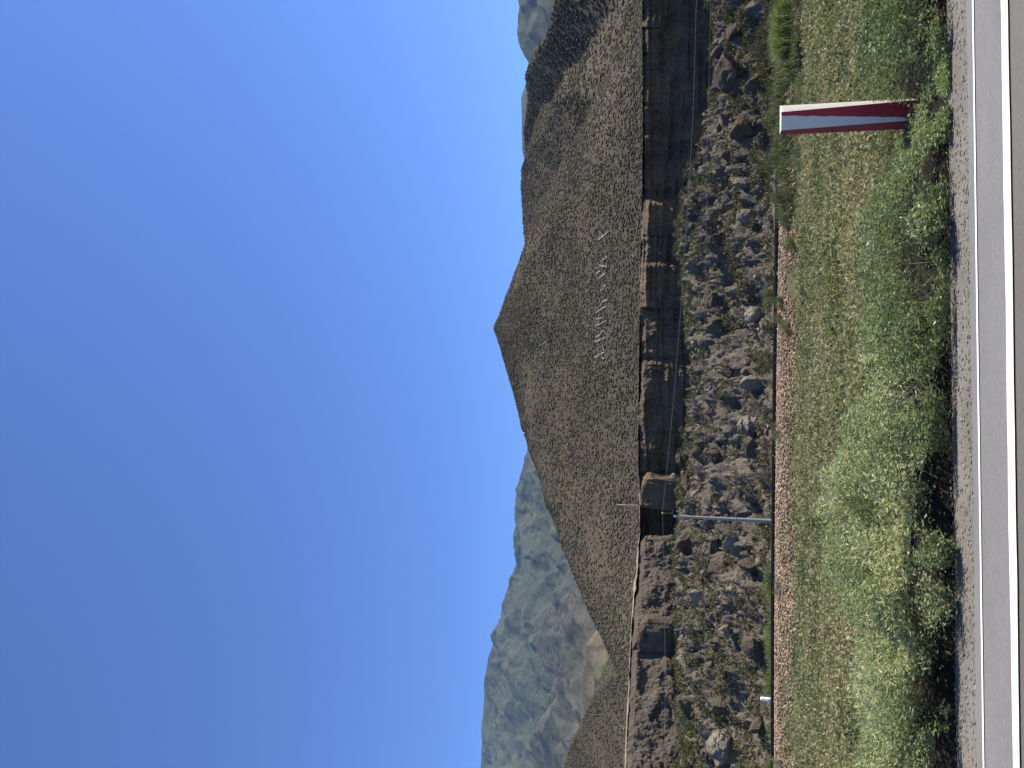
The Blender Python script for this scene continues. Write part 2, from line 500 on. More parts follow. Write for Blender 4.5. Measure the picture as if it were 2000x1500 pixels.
zrel = H_ * height                       # metres below the rim
off = np.interp(cv, OFFV, OFFM)[:, None] * np.clip(zrel / .9, .25, 1)
leftw = np.clip((cv - 1040) / 20, 0, 1)[:, None]
crack = vn(S_ * .9, zrel * .05, seed=41)
col_ = -np.clip(.05 - np.abs(crack), 0, .05) * 7.0 * np.clip(fbm(S_ * .05, zrel * .2, seed=42) * 4, 0, 1)
d_ = off + .5 * fbm(S_ * .16, zrel * .1, seed=31) + (.95 * (1 - leftw) + .35 * leftw) * fbm(S_ * .5 + .6 * fbm(S_ * .3, zrel * .3, seed=43), zrel * (.22 + .4 * leftw), seed=32, octv=6, gain=.6) \
    + .28 * fbm(S_ * .25, zrel * 1.4, seed=33) * (1 - leftw) + leftw * (.55 * fbm(S_ * .55, zrel * .5, seed=36, octv=6, gain=.62) + .5 * (np.round(2.5 * fbm(S_ * .22 + zrel * .12, zrel * .3, seed=39, octv=3)) / 2.5)) + col_ * (1 - .4 * leftw) + .14 * fbm(S_ * 3, zrel * 2.5, seed=34) + (1 - leftw) * (.45 * np.round(2.2 * fbm(S_ * .2, zrel * .16, seed=38, octv=4)) / 2.2 + .16 * np.clip(fbm(S_ * .12, zrel * 3.2, seed=40, octv=2) * 3, -1, 1))
# ledges: upper band overhangs slightly, a recess runs low down
d_ = d_ + (1 - leftw) * (.12 * np.exp(-((zrel - .7) / .5) ** 2) - .5 * np.exp(-((zrel - 3.3 - .5 * fbm(S_ * .1, S_ * 0, seed=35)) / .35) ** 2)) - .5 * np.exp(-(zrel / .15) ** 2)
d_ = d_ + zrel * (.14 + .04 * leftw)
vx = rim[:, None, 0] + nrm[:, None, 0] * d_
vy = rim[:, None, 1] + nrm[:, None, 1] * d_
vz = rim[:, None, 2] - zrel + .22 * fbm(S_ * .8, S_ * 0, seed=37) * np.exp(-zrel / .5)
CVTX = np.stack((vx, vy, vz), -1)
ks = int(np.searchsorted(cv, 1047))
tag(mesh_np('cliff', CVTX[:ks + 1].reshape(-1, 3), grid_faces(ks + 1, nt_rows), MT['cliff'], smooth=False), kind='structure')
tag(mesh_np('cliff', CVTX[ks:].reshape(-1, 3), grid_faces(len(cv) - ks, nt_rows), MT['cliff_grey'], smooth=False), kind='structure')


# ------------------------------------------------------------------ RBF terrain
class RBF:
    def __init__(s, pts, c=3.0, lam=1e-3):
        s.p = np.asarray(pts, float); s.c = c
        n = len(s.p)
        K = s.k(s.p[:, :2], s.p[:, :2]) + lam * np.eye(n)
        A = np.zeros((n + 3, n + 3)); A[:n, :n] = K
        Q = np.c_[np.ones(n), s.p[:, :2] / 100]
        A[:n, n:] = Q; A[n:, :n] = Q.T
        s.w = np.linalg.solve(A, np.r_[s.p[:, 2], 0, 0, 0])
    def k(s, a, b):
        return -np.sqrt(((a[:, None] - b[None]) ** 2).sum(-1) + s.c ** 2)
    def __call__(s, x, y):
        sh = np.shape(x); a = np.c_[np.ravel(x), np.ravel(y)]
        out = np.empty(len(a))
        for i in range(0, len(a), 20000):
            q = a[i:i + 20000]
            out[i:i + 20000] = s.k(q, s.p[:, :2]) @ s.w[:-3] + np.c_[np.ones(len(q)), q / 100] @ s.w[-3:]
        return out.reshape(sh)


# the rocky slope below the cliff
TC = [(1388, -200, 62), (1385, 0, 66), (1386, 90, 68), (1386, 180, 69), (1384, 245, 70), (1378, 280, 72), (1360, 315, 75), (1330, 375, 80), (1312, 420, 84), (1321, 520, 88),
      (1324, 610, 90), (1338, 690, 90), (1341, 745, 90), (1331, 790, 91), (1325, 850, 92), (1318, 915, 92), (1315, 960, 92), (1303, 1030, 92),
      (1300, 1110, 88), (1309, 1206, 83), (1310, 1275, 80), (1303, 1340, 78), (1310, 1410, 76), (1310, 1500, 73), (1308, 1700, 66)]
tp = [P(c[0] + 20, c[1], c[2]) for c in TC]
ext = []
for c, p_ in zip(TC, tp):
    ext.append(p_ + np.array((p_[0] / p_[1] * 10, 10, .4)))
    b_ = np.array((p_[0] * .62, rail_y(p_[0] * .62) + 5.0, -1.9))
    ext.append(b_)
    m_ = p_ * .5 + b_ * .5; m_[2] += .25; ext.append(m_)
talus_base = RBF(tp + ext, 2.0)


def talus_rough(x, y):
    # craggy outcrop: warped, stepped and broken
    wx = x + 1.4 * fbm(x * .3, y * .3, seed=54, octv=3); wy = y + 1.4 * fbm(x * .3 + 31, y * .3, seed=59, octv=3)
    a = ridged(wx * .12, wy * .12, seed=51, octv=3)
    b = ridged(wx * .3, wy * .34, seed=52, octv=4)
    c = fbm(wx * .55, wy * .6, seed=48, octv=3)
    st = np.round(c * 3.2) / 3.2
    d = ridged(x * 1.2, y * 1.2, seed=53, octv=4, gain=.6)
    e = vn(x * 1.05 + 2 * fbm(x, y, seed=47, octv=2), y * 1.05, seed=46)
    return .75 * a + .75 * b + 1.45 * (.65 * st + .35 * c) + .4 * d + .65 * np.clip(e, 0, 1) ** .5


_tx, _ty = np.meshgrid(np.linspace(-45, 40, 120), np.linspace(50, 92, 80))
TR_MEAN = float(talus_rough(_tx, _ty).mean())
_ca = np.arctan2(rim[:, 0], rim[:, 1]); _cy = rim[:, 1]


def talus_z(x, y):
    z = talus_base(x, y)
    ry = rail_y(x) + 4.0
    w = np.clip((y - ry) / 6, 0, 1)
    cy = np.interp(np.arctan2(x, y), _ca[::-1], _cy[::-1])
    fade = np.clip((cy - 3 - y) / 9, .3, 1)
    z = z + w * (fade * (talus_rough(x, y) - TR_MEAN) - .12)
    return np.where(y < ry + 1, np.minimum(z, -1.9), z)

aa = np.linspace(-.66, .66, 1000)
kk = np.linspace(0, 1, 480)
A_, K_ = np.meshgrid(aa, kk, indexing='ij')
yt = np.interp(aa, (rim[:, 0] / rim[:, 1])[::-1], rim[:, 1][::-1])[:, None] + 1.5
# start line follows the rails
ys = np.array([next((yy for yy in np.linspace(25, 60, 300) if yy > rail_y(a * yy) + 3.2), 50) for a in aa])[:, None]
Yg = ys + (yt - ys) * K_
Xg = A_ * Yg
Zg = talus_z(Xg, Yg)
Zg[:, 0] = -3.0
tag(mesh_np('rocky_slope', np.stack((Xg, Yg, Zg), -1).reshape(-1, 3), grid_faces(len(aa), len(kk)), MT['talus'], smooth=False), kind='structure')


def hit(fn, u, v, d0, d1, step=.25):
    ds = np.arange(d0, d1, step)
    pts = np.array([P(u, v, d) for d in ds])
    zz = fn(pts[:, 0], pts[:, 1])
    k = np.nonzero(pts[:, 2] <= zz)[0]
    return pts[k[0]] if len(k) else None

# ------------------------------------------------------------------ hills
HL = [(966, 640, 184), (975, 668, 182), (986, 700, 179), (1000, 750, 174), (1016, 810, 167), (1033, 879, 158), (1053, 935, 149), (1072, 990, 141), (1096, 1065, 131), (1123, 1131, 122), (1150, 1197, 113), (1180, 1258, 104), (1206, 1303, 97), (1222, 1330, 92)]
HR = [(975, 618, 182), (991, 587, 178), (1007, 550, 173), (1020, 520, 169), (1029, 490, 165), (1045, 430, 156), (1060, 390, 149), (1098, 320, 136), (1130, 262, 126), (1160, 190, 113), (1200, 110, 100), (1236, 30, 89)]
hl = [P(*c) for c in HL]; hr = [P(*c) for c in HR]
ctrl = list(hl) + list(hr)
for k, p_ in enumerate(hl):
    ctrl.append(p_ + np.array((-12 - .1 * p_[1], 14, -12.0 - .03 * p_[1]))); ctrl.append(p_ + np.array((-40, 50, -40.0)))
for k, p_ in enumerate(hr):
    dr = float(np.clip((p_[2] - 10) / 22, .06, 1)); ctrl.append(p_ + np.array((3.5, .5, -3.2 * dr))); ctrl.append(p_ + np.array((10, 3, -9 * dr))); ctrl.append(p_ + np.array((5, 8, -4.5 * dr))); ctrl.append(p_ + np.array((18, 26, -16.0))); ctrl.append(p_ + np.array((45, 60, -45.0)))
rimc = [P(rim_u(v), v, cliff_D(v)) for v in range(-200, 1760, 90)]
for v, p_ in zip(range(-200, 1760, 90), rimc):
    ctrl.append(p_ + np.array((0, .0, .05)))
peak = hl[0]
for v in range(60, 1300, 150):
    p_ = P(rim_u(v), v, cliff_D(v))
    e = hl[min(range(len(HL)), key=lambda i: abs(HL[i][1] - v))] if v > 640 else hr[min(range(len(HR)), key=lambda i: abs(HR[i][1] - v))] if v < 600 else peak
    if e[1] - p_[1] > 20:
        m_ = p_ * .5 + e * .5; m_[2] += .3; ctrl.append(m_)
hill_base = RBF(ctrl, 1.3)


def hill_z(x, y):
    return hill_base(x, y) + .5 * fbm(x * .05, y * .05, seed=61) + 0.65 * ridged(x * .05 + y * .012, y * .014, seed=63, octv=3) + .16 * fbm(x * .35, y * .35, seed=62, octv=3) - .35

aa = np.linspace(-.75, .66, 620)
kk = np.linspace(0, 1, 260) ** 1.15
A_, K_ = np.meshgrid(aa, kk, indexing='ij')
ra = (rim[:, 0] / rim[:, 1])
yr_ = np.interp(aa, ra[::-1], rim[:, 1][::-1])[:, None]
Yg = yr_ - .25 + (262 - yr_) * K_
Xg = A_ * Yg
Zg = hill_z(Xg, Yg)
rz = np.interp(aa, ra[::-1], rim[:, 2][::-1])
wb = np.clip((Yg - yr_) / 4, 0, 1)
Zg = Zg * wb + (1 - wb) * (rz[:, None] + .02 + .28 * np.clip(Yg - yr_, 0, 4))
Zg = np.maximum(Zg, -6)
hillV = np.stack((Xg, Yg, Zg), -1).reshape(-1, 3)
hillF = grid_faces(len(aa), len(kk))
tag(mesh_np('scrub_hill', hillV, hillF, MT['hill'], smooth=True), kind='structure')


def ridge_field(ridges, x, y, k, floor=-20, wob=None):
    """height field made of crests with slopes falling away on both sides"""
    sh = np.shape(x); x = np.ravel(x); y = np.ravel(y)
    best = np.full(x.shape, float(floor))
    for rd in ridges:
        kk_ = k
        if isinstance(rd, tuple): rd, kk_ = rd
        pts = rd if isinstance(rd, np.ndarray) else np.array([P(*c) for c in rd])
        cur = np.full(x.shape, -1e9)
        for a, b in zip(pts[:-1], pts[1:]):
            d = b[:2] - a[:2]; L2 = d @ d + 1e-9
            t = np.clip(((x - a[0]) * d[0] + (y - a[1]) * d[1]) / L2, 0, 1)
            px = a[0] + t * d[0]; py = a[1] + t * d[1]
            cur = np.maximum(cur, a[2] + t * (b[2] - a[2]) - kk_ * np.hypot(x - px, y - py))
        best = np.maximum(best, cur)
    return best.reshape(sh)

RR = [([(1030, 520, 330), (1019, 450, 325), (1015, 375, 315), (1015, 336, 300), (1028, 297, 270), (1060, 249, 222), (1084, 195, 188), (1118, 178, 160), (1148, 184, 136)], .5),
      ([(1018, 420, 330), (1021, 300, 325), (1019, 264, 315), (1022, 240, 300), (1027, 192, 268), (1022, 150, 240), (1030, 126, 214), (1045, 99, 190), (1069, 54, 164), (1076, 0, 150), (1082, -90, 143), (1100, -220, 138)], .9)]
aa = np.linspace(-.02, .78, 420); kk = np.linspace(0, 1, 330)
A_, K_ = np.meshgrid(aa, kk, indexing='ij')
Yg = 96 + (430 - 96) * K_
Xg = A_ * Yg


def rear_z(x, y):
    z = ridge_field(RR, x, y, .5, -10)
    dep = np.clip(ridge_field(RR, x, y, 0, -10) - z, 0, 12) / 12
    return z + dep * (2.2 * fbm(x * .045, y * .045, seed=71, octv=3) + 1.6 * ridged(x * .07, y * .035, seed=72, octv=4)) + .25 * fbm(x * .3, y * .3, seed=73) - .3
Zg = rear_z(Xg, Yg)
# round the crests
for _ in range(3):
    Zg[1:-1, 1:-1] = .2 * (Zg[1:-1, 1:-1] + Zg[2:, 1:-1] + Zg[:-2, 1:-1] + Zg[1:-1, 2:] + Zg[1:-1, :-2])
rearV = np.stack((Xg, Yg, Zg), -1).reshape(-1, 3); rearF = grid_faces(len(aa), len(kk))
tag(mesh_np('rear_hills', rearV, rearF, MT['hill'], smooth=True), kind='structure')

# near hill at the end of the cliff
LR = [([(1222, 1300, 92), (1208, 1311, 104), (1169, 1350, 122), (1154, 1371, 132), (1136, 1410, 142), (1100, 1494, 160), (1060, 1590, 175), (1040, 1700, 185)], .42)]
aa = np.linspace(-.95, -.3, 260); kk = np.linspace(0, 1, 220)
A_, K_ = np.meshgrid(aa, kk, indexing='ij')
yr_ = np.interp(aa, ra[::-1], rim[:, 1][::-1])[:, None]
Yg = yr_ - .2 + (240 - yr_) * K_
Xg = A_ * Yg
Zg = ridge_field(LR, Xg, Yg, .42, -10)
rzz = np.interp(aa, ra[::-1], rim[:, 2][::-1])[:, None]
plane = rzz + (Yg - yr_) * .43
Zg = np.where(Zg > plane, plane, Zg) + .25 * fbm(Xg * .1, Yg * .1, seed=74) * np.clip((Yg - yr_) / 4, 0, 1)
leftV = np.stack((Xg, Yg, Zg), -1).reshape(-1, 3); leftF = grid_faces(len(aa), len(kk))
tag(mesh_np('side_hill', leftV, leftF, MT['hill'], smooth=True), kind='structure')

# ------------------------------------------------------------------ distant mountains
def mountain_mat(name, stops, sc):
    m, nt, b = new_mat(name)
    v = coords(nt)
    n1 = noise_n(nt, v, sc, 9, .62, .6)
    c = ramp(nt, n1, stops)
    n2 = noise_n(nt, v, sc * 14, 6, .7)
    c = mix(nt, .5, c, ramp(nt, n2, [(.3, (.45, .45, .45)), (.7, (1.45, 1.45, 1.45))]), 'MULTIPLY')
    nt.links.new(c, b.inputs['Base Color']); b.inputs['Specular IOR Level'].default_value = .05
    bump(nt, b, n2, .9, .6 / sc * .07)
    return m
MT['mtn'] = mountain_mat('mountain_turf', [(.32, (.045, .053, .033)), (.45, (.06, .067, .041)), (.6, (.078, .082, .05)), (.75, (.11, .105, .068))], .0022)
MT['mtn_brown'] = mountain_mat('mountain_scree', [(.32, (0.045, 0.0465, 0.0315)), (.45, (0.0675, 0.0675, 0.045)), (.58, (0.09375, 0.084, 0.06)), (.7, (0.12, 0.1035, 0.078))], .004)
MT['tan'] = mountain_mat('tan_foothill_soil', [(.32, (0.088, 0.076, 0.048)), (.55, (0.16, 0.128, 0.084)), (.7, (0.2, 0.16, 0.112))], .01)
MT['olive'] = mountain_mat('olive_foothill_turf', [(.32, (0.04, 0.048, 0.028)), (.5, (0.088, 0.092, 0.052)), (.7, (0.128, 0.12, 0.072))], .03)


def side_spurs(ridge, n, length, slope, seed, branch=2, spread=45, t0=0.0, t1=1.0):
    """spurs running down from a crest towards the valley, with smaller ones branching off"""
    rg = np.random.default_rng(seed)
    pts = ridge if isinstance(ridge, np.ndarray) else np.array([P(*c) for c in ridge])
    out = []
    for k in range(n):
        t = (t0 + (t1 - t0) * (k + rg.uniform(.2, .8)) / n) * (len(pts) - 1); i = min(int(t), len(pts) - 2)
        p = pts[i] + (pts[i + 1] - pts[i]) * (t - i)
        d = -p[:2] / np.linalg.norm(p[:2]); an = R(rg.uniform(-spread, spread))
        L = length * rg.uniform(.55, 1.25); m = 7; q = [p - np.array((0, 0, 4.))]
        for j in range(1, m):
            an += R(rg.normal() * 11)
            dd = np.array((d[0] * math.cos(an) - d[1] * math.sin(an), d[0] * math.sin(an) + d[1] * math.cos(an)))
            st = L / m
            q.append(q[-1] + np.array((dd[0] * st, dd[1] * st, -st * slope * rg.uniform(.7, 1.3))))
        q = np.array(q); out.append(q)
        if branch:
            for j in (2, 3, 4, 5):
                for sgn in (-1, 1):
                    if rg.random() < .7:
                        a2 = an + sgn * R(rg.uniform(35, 65)); b = q[j] - np.array((0, 0, 3.)); r_ = [b]
                        for e in range(3):
                            dd = np.array((d[0] * math.cos(a2) - d[1] * math.sin(a2), d[0] * math.sin(a2) + d[1] * math.cos(a2)))
                            st = L * .1 * rg.uniform(.7, 1.3); r_.append(r_[-1] + np.array((dd[0] * st, dd[1] * st, -st * slope * 1.25))); a2 -= sgn * R(8)
                        out.append(np.array(r_))
    return out


def ridge_mesh(name, ridges, k, amin, amax, ymin, ymax, na, ny, mat, amp, wl, floor, seed, rounds=1, dep_scale=150.):
    aa = np.linspace(amin, amax, na); yy = np.linspace(ymin, ymax, ny)
    A_, Yg = np.meshgrid(aa, yy, indexing='ij')
    Xg = A_ * Yg
    wx = Xg + wl * .35 * fbm(Xg / wl, Yg / wl, seed=seed + 9, octv=3); wy = Yg + wl * .35 * fbm(Xg / wl + 40, Yg / wl, seed=seed + 10, octv=3)
    z0 = ridge_field(ridges, Xg, Yg, k, floor); z1 = ridge_field(ridges, wx, wy, k, floor)
    top = ridge_field(ridges, Xg, Yg, 0, floor)
    dep = np.clip((top - z0) / dep_scale, 0, 1)
    z = z0 * (1 - dep) + z1 * dep + amp * dep * ridged(wx / wl, wy / wl, seed=seed, octv=7, gain=.6) + amp * .25 * dep * fbm(Xg / wl * 4, Yg / wl * 4, seed=seed + 3)
    for _ in range(rounds):
        z[1:-1, 1:-1] = .2 * (z[1:-1, 1:-1] + z[2:, 1:-1] + z[:-2, 1:-1] + z[1:-1, 2:] + z[1:-1, :-2])
    o = mesh_np(name, np.stack((Xg, Yg, z), -1).reshape(-1, 3), grid_faces(na, ny), mat, smooth=True)
    return tag(o, kind='structure')

crest = [(1055, 790, 5200), (1045, 840, 5300), (1033, 879, 5400), (1021, 912, 5450), (1013, 945, 5500), (1010, 981, 5500), (1011, 1014, 5550), (1007, 1050, 5600), (1011, 1107, 5700), (1000, 1134, 5700), (988, 1170, 5750),
         (968, 1236, 5800), (950, 1296, 5900), (944, 1338, 5900), (945, 1371, 5900), (939, 1419, 5850), (941, 1452, 5800), (935, 1500, 5700), (932, 1600, 5500), (935, 1750, 5300)]
spurs = [[(945, 1380, 5880), (965, 1372, 5600), (980, 1350, 5300), (1007, 1305, 4900), (1025, 1269, 4600), (1049, 1242, 4300), (1064, 1206, 4100), (1085, 1170, 3900)],
         [(968, 1236, 5800), (1000, 1225, 5300), (1030, 1200, 4900), (1055, 1165, 4600), (1075, 1130, 4400)],
         [(1000, 1134, 5700), (1025, 1120, 5300), (1055, 1090, 4900), (1075, 1065, 4700)],
         [(1010, 981, 5500), (1035, 985, 5100), (1060, 990, 4800)],
         [(950, 1296, 5900), (985, 1290, 5400), (1010, 1250, 5000)],
         [(941, 1440, 5820), (970, 1430, 5300), (1000, 1440, 4800), (1030, 1455, 4300), (1060, 1475, 3900)],
         [(935, 1500, 5700), (970, 1520, 5000), (1010, 1560, 4300)]]
big = [sp for sp in spurs]
extra = side_spurs(crest, 17, 1500, .4, 5)
for k_, sp in enumerate(big): extra += side_spurs(sp, 5, 480, .42, 30 + k_, 1, 75, .15)
ridge_mesh('distant_mountain', [crest] + spurs + extra, .72, -.78, -.02, 3300, 7200, 620, 460, MT['mtn'], 38, 240, -40, 81, 2)
NR = [[(1045, 1265, 3700), (1064, 1203, 3500), (1083, 1180, 3400), (1095, 1160, 3300), (1122, 1120, 3100), (1150, 1060, 2950)],
      [(1030, 1450, 3500), (1056, 1420, 3200), (1076, 1395, 3000), (1088, 1335, 2800), (1093, 1302, 2700), (1100, 1242, 2600), (1106, 1218, 2520), (1136, 1165, 2400), (1160, 1120, 2300)]]
nx = side_spurs(NR[0], 7, 520, .4, 61) + side_spurs(NR[1], 13, 480, .42, 62)
ridge_mesh('distant_mountain', nx + [[(1045, 1265, 3700), (1064, 1203, 3500), (1083, 1180, 3400), (1095, 1160, 3300), (1122, 1120, 3100), (1150, 1060, 2950)],
                                [(1030, 1450, 3500), (1056, 1420, 3200), (1076, 1395, 3000), (1088, 1335, 2800), (1093, 1302, 2700), (1100, 1242, 2600), (1106, 1218, 2520), (1136, 1165, 2400), (1160, 1120, 2300)],
                                [(1088, 1335, 2800), (1110, 1350, 2600), (1130, 1370, 2400)]],
           .64, -.78, -.1, 1900, 4300, 480, 340, MT['mtn_brown'], 14, 150, -40, 91, 1, 80.)
ridge_mesh('tan_foothill', [[(1185, 1200, 1500), (1165, 1240, 1550), (1148, 1272, 1600), (1137, 1320, 1650), (1134, 1380, 1700), (1137, 1440, 1720), (1130, 1520, 1750)]],
           .55, -.7, -.25, 1150, 2100, 220, 160, MT['tan'], 14, 90, -40, 101, 2, 30.)
ridge_mesh('olive_foothill', [[(1205, 1240, 700), (1184, 1280, 720), (1161, 1314, 740), (1157, 1350, 750), (1165, 1390, 760), (1175, 1440, 770)]],
           .55, -.7, -.25, 480, 1000, 200, 140, MT['olive'], 5, 40, -40, 111, 2, 12.)
ridge_mesh('distant_mountain', [[(1040, 345, 4900), (1024, 310, 4900), (1020, 290, 4900), (1017, 205, 5000), (1017, 190, 5000), (1030, 165, 5000), (1050, 140, 5000)],
                                [(1045, 140, 4300), (1032, 112, 4200), (1020, 85, 4100), (1012, 55, 4100), (1015, 0, 4000), (1008, -60, 4000), (1005, -200, 3900)],
                                [(1012, 55, 4100), (1040, 40, 3700), (1065, 35, 3400)], [(1015, 0, 4000), (1045, -10, 3600)]],
           .64, .2, .72, 3000, 5600, 260, 200, MT['mtn'], 24, 240, -40, 121)

# ------------------------------------------------------------------ scrub on the hills (nobody could count it)
def surf_points(V, Fq, n, dens=None):
    a, b, c, d = (V[Fq[:, k]] for k in range(4))
    nr = np.cross(c - a, d - b); area = np.linalg.norm(nr, axis=1) * .5
    cen = (a + b + c + d) / 4
    vis = (np.sign(nr[:, 2:3]) * nr * (np.array((0, 0, CAM_H)) - cen)).sum(1) > -.06 * area * 2 * np.linalg.norm(cen, axis=1)
    u, v, dd = project(cen)
    vis &= (v > -60) & (v < 1560) & (dd > 5) & (u > 850) & (u < 1420)
    w = area * vis
    if dens is not None: w = w * dens(cen)
    idx = RNG.choice(len(Fq), n, p=w / w.sum())
    r1, r2 = RNG.random((2, n, 1))
    return (a[idx] * (1 - r1) + b[idx] * r1) * (1 - r2) + (d[idx] * (1 - r1) + c[idx] * r1) * r2

BUSH1, BUSH2 = [], []
for k in range(7):
    v, f = ICO[1]
    v = v * (1 + .28 * RNG.normal(size=(len(v), 1))); v[:, 2] = np.maximum(v[:, 2], -.45); BUSH1.append((v, f))
for k in range(8):
    v, f = ICO[2]
    v = v * (1 + .22 * fbm(v[:, 0] * 2 + k * 9, v[:, 1] * 2, v[:, 2] * 2, seed=k)[:, None] * 2 + .13 * RNG.normal(size=(len(v), 1))); v[:, 2] = np.maximum(v[:, 2], -.4); BUSH2.append((v, f))


def bushes(name, V, Fq, n, smin, smax, label, mat, templates=BUSH1, power=2.2, sink=.15):
    p = surf_points(V, Fq, n, lambda c: np.clip(.75 + .9 * fbm(c[:, 0] * .08, c[:, 1] * .08, seed=5), .15, 2))
    s = smin + (smax - smin) * RNG.random(n) ** power
    p[:, 2] += s * sink
    VV, FF, I = scatter(templates, p, np.stack((s * RNG.uniform(.85, 1.2, n), s * RNG.uniform(.85, 1.2, n), s * RNG.uniform(.35, .7, n)), -1))
    r = np.clip(RNG.beta(1.6, 2.0, n) + .15 * fbm(p[:, 0] * .05, p[:, 1] * .05, seed=6), 0, 1)
    return tag(mesh_np(name, VV, FF, mat, attrs={'rnd': r[I]}), label, 'scrub', kind='stuff')

bushes('hill_scrub', hillV, hillF, 80000, .045, .26, 'grey green scrub dotted over the pointed brown hill', MT['hill_bush'])
bushes('rear_hill_scrub', rearV, rearF, 60000, .09, .46, 'dark scrub covering the hills behind the pointed hill', MT['hill_bush'])
bushes('side_hill_scrub', leftV, leftF, 22000, .05, .26, 'grey green scrub on the hillside at the end of the cliff', MT['hill_bush'])
p = surf_points(hillV, hillF, 5000); s = .04 + .28 * RNG.random(5000) ** 9
V, Fq, I = scatter(STONES, p, s)
tag(mesh_np('hill_stones', V, Fq, MT['rubble'], attrs={'rnd': np.clip(.35 + .65 * RNG.random(5000), 0, 1)[I]}), 'pale loose stones scattered between the hillside scrub', 'stones', kind='stuff')

# ------------------------------------------------------------------ white stone lettering on the hill
def stone_rows(name, strokes, label, size, gap, scale=220. / 1031., u0=1020, v0=440):
    rows = []
    for st in strokes:
        pts = []
        h3 = [hit(hill_z, u0 + q[0] * scale, v0 + q[1] * scale, 96, 200, .1) for q in st]
        for p0, p1 in zip(h3[:-1], h3[1:]):
            m = max(3, int(np.linalg.norm(p1 - p0) / (size * .85)))
            for t in np.linspace(0, 1, m): pts.append(p0 + (p1 - p0) * t + RNG.normal(size=3) * size * .18)
        rows.append(np.array(pts))
    base = np.concatenate(rows).mean(0)
    r = empty(name, tuple(base), label, 'stone lettering', 'stone lettering on the hill')
    for w in rows:
        w[:, 2] = hill_z(w[:, 0], w[:, 1]); s = size * RNG.uniform(.75, 1.3, len(w)); w[:, 2] += s * .5
        V, Fq, I = scatter(STONES, w - base, s)
        mesh_np('stone_row', V, Fq, MT['stones'], r)
    return r
stone_rows('stone_lettering', [[(740, 1225), (757, 1221)], [(670, 1210), (755, 1165), (745, 1095)], [(670, 1070), (760, 1030)], [(680, 1030), (720, 1000), (750, 965)], [(680, 920), (780, 870)], [(685, 862), (735, 850)],
                               [(680, 800), (770, 745)], [(722, 742), (735, 702), (785, 685)], [(720, 610), (742, 585), (755, 560), (772, 545)], [(690, 575), (700, 570)], [(700, 490), (780, 430)], [(690, 440), (718, 420)], [(682, 400), (690, 396)],
                               [(705, 350), (720, 370), (780, 380)], [(735, 325), (785, 290)], [(705, 135), (790, 60)]],
           'row of letters laid out in white stones low on the pointed hill', .125, 3)
stone_rows('stone_lettering', [[(150, 1200), (215, 1150)], [(155, 1110), (225, 1065), (225, 1020)], [(170, 945), (225, 905)], [(175, 835), (220, 820)], [(180, 745), (215, 690)], [(180, 685), (225, 685)], [(195, 640), (240, 570), (225, 540)], [(140, 1360), (195, 1275)], [(350, 145), (420, 70)]],
           'fainter broken row of letters in grey stones high on the hill', .08, 3)
h_ = hit(hill_z, 1027, 848, 120, 200, .2)
if h_ is None: h_ = P(1026, 848, 163)
v, f = ICO[2]
o = mesh_np('summit_rock', v * (1 + .2 * RNG.normal(size=(len(v), 1))) * np.array((.32, .3, .5)), f, MT['stones']); o.location = (h_[0], h_[1], h_[2] + .25)
tag(o, 'small white rock standing on the skyline of the hill flank', 'rock')

# dirt track along the cliff top
tv = np.linspace(880, 1560, 500)
tw = np.interp(tv, [880, 960, 1050, 1100, 1160, 1230, 1300, 1400, 1500, 1560], [.02, .1, .12, .5, .42, .26, .2, .2, .25, .25])
b0 = np.array([P(rim_u(v), v, cliff_D(v)) for v in tv])
rows = []
for k, (dy, dz) in enumerate(((-.6, -.5), (-.35, .08), (.6, .45), (1.6, .8), (2.2, .55))):
    w_ = tw * np.clip(1 + 1.1 * fbm(tv * .035, tv * 0 + k * .2, seed=77), .1, 2)
    rows.append(b0 + np.stack((b0[:, 0] / b0[:, 1] * dy, np.full(len(tv), dy), dz * w_ + .05), -1))
tag(mesh_np('dirt_track', np.stack(rows, 1).reshape(-1, 3), grid_faces(len(tv), 5), MT['dirt'], smooth=True), kind='structure')

# ------------------------------------------------------------------ boulders
def boulder_mesh(name, size, seed, sub=4, npts=14, rough=.1, strata=0):
    """angular rock: hull of a few points, finely cut and roughened"""
    rg = np.random.default_rng(seed * 17 + 5)
    pts = unit(rg.normal(size=(npts + 4, 3))) * rg.uniform(.72, 1.0, (npts + 4, 1)) * np.array((1, 1, 1))
    bm = bmesh.new()
    for p_ in pts: bm.verts.new(p_)
    res = bmesh.ops.convex_hull(bm, input=bm.verts[:])
    bmesh.ops.delete(bm, geom=list({e for e in res['geom_interior'] + res['geom_unused'] if isinstance(e, bmesh.types.BMVert)}), context='VERTS')
    bmesh.ops.triangulate(bm, faces=bm.faces[:])
    for k in range(sub):
        bmesh.ops.subdivide_edges(bm, edges=bm.edges[:], cuts=1, use_grid_fill=True, smooth=.12 if k == 0 else 0)
        bmesh.ops.triangulate(bm, faces=bm.faces[:])
    bm.normal_update()
    q = np.array([v_.co[:] for v_ in bm.verts]); nr = np.array([v_.normal[:] for v_ in bm.verts])
    bm.verts.index_update()
    f = np.array([[v_.index for v_ in p_.verts] for p_ in bm.faces]); bm.free()
    if sub > 1:
        nz = fbm(q[:, 0] * 2.2 + seed, q[:, 1] * 2.2, q[:, 2] * 2.2, seed=seed, octv=6, gain=.62)
        q = q + nr * (rough * 1.1 * nz + rough * .5 * ridged(q[:, 0] * 3 + seed, q[:, 1] * 3, q[:, 2] * 3, seed=seed + 7, octv=3))[:, None]
        if strata:
            q = q + nr * np.array((1, 1, .1)) * (strata * np.sign(np.sin(q[:, 2] * 11 + 3 * nz)) * .06)[:, None]
    ext = np.abs(q).max(0); q = q / ext
    return q * np.array(size), f

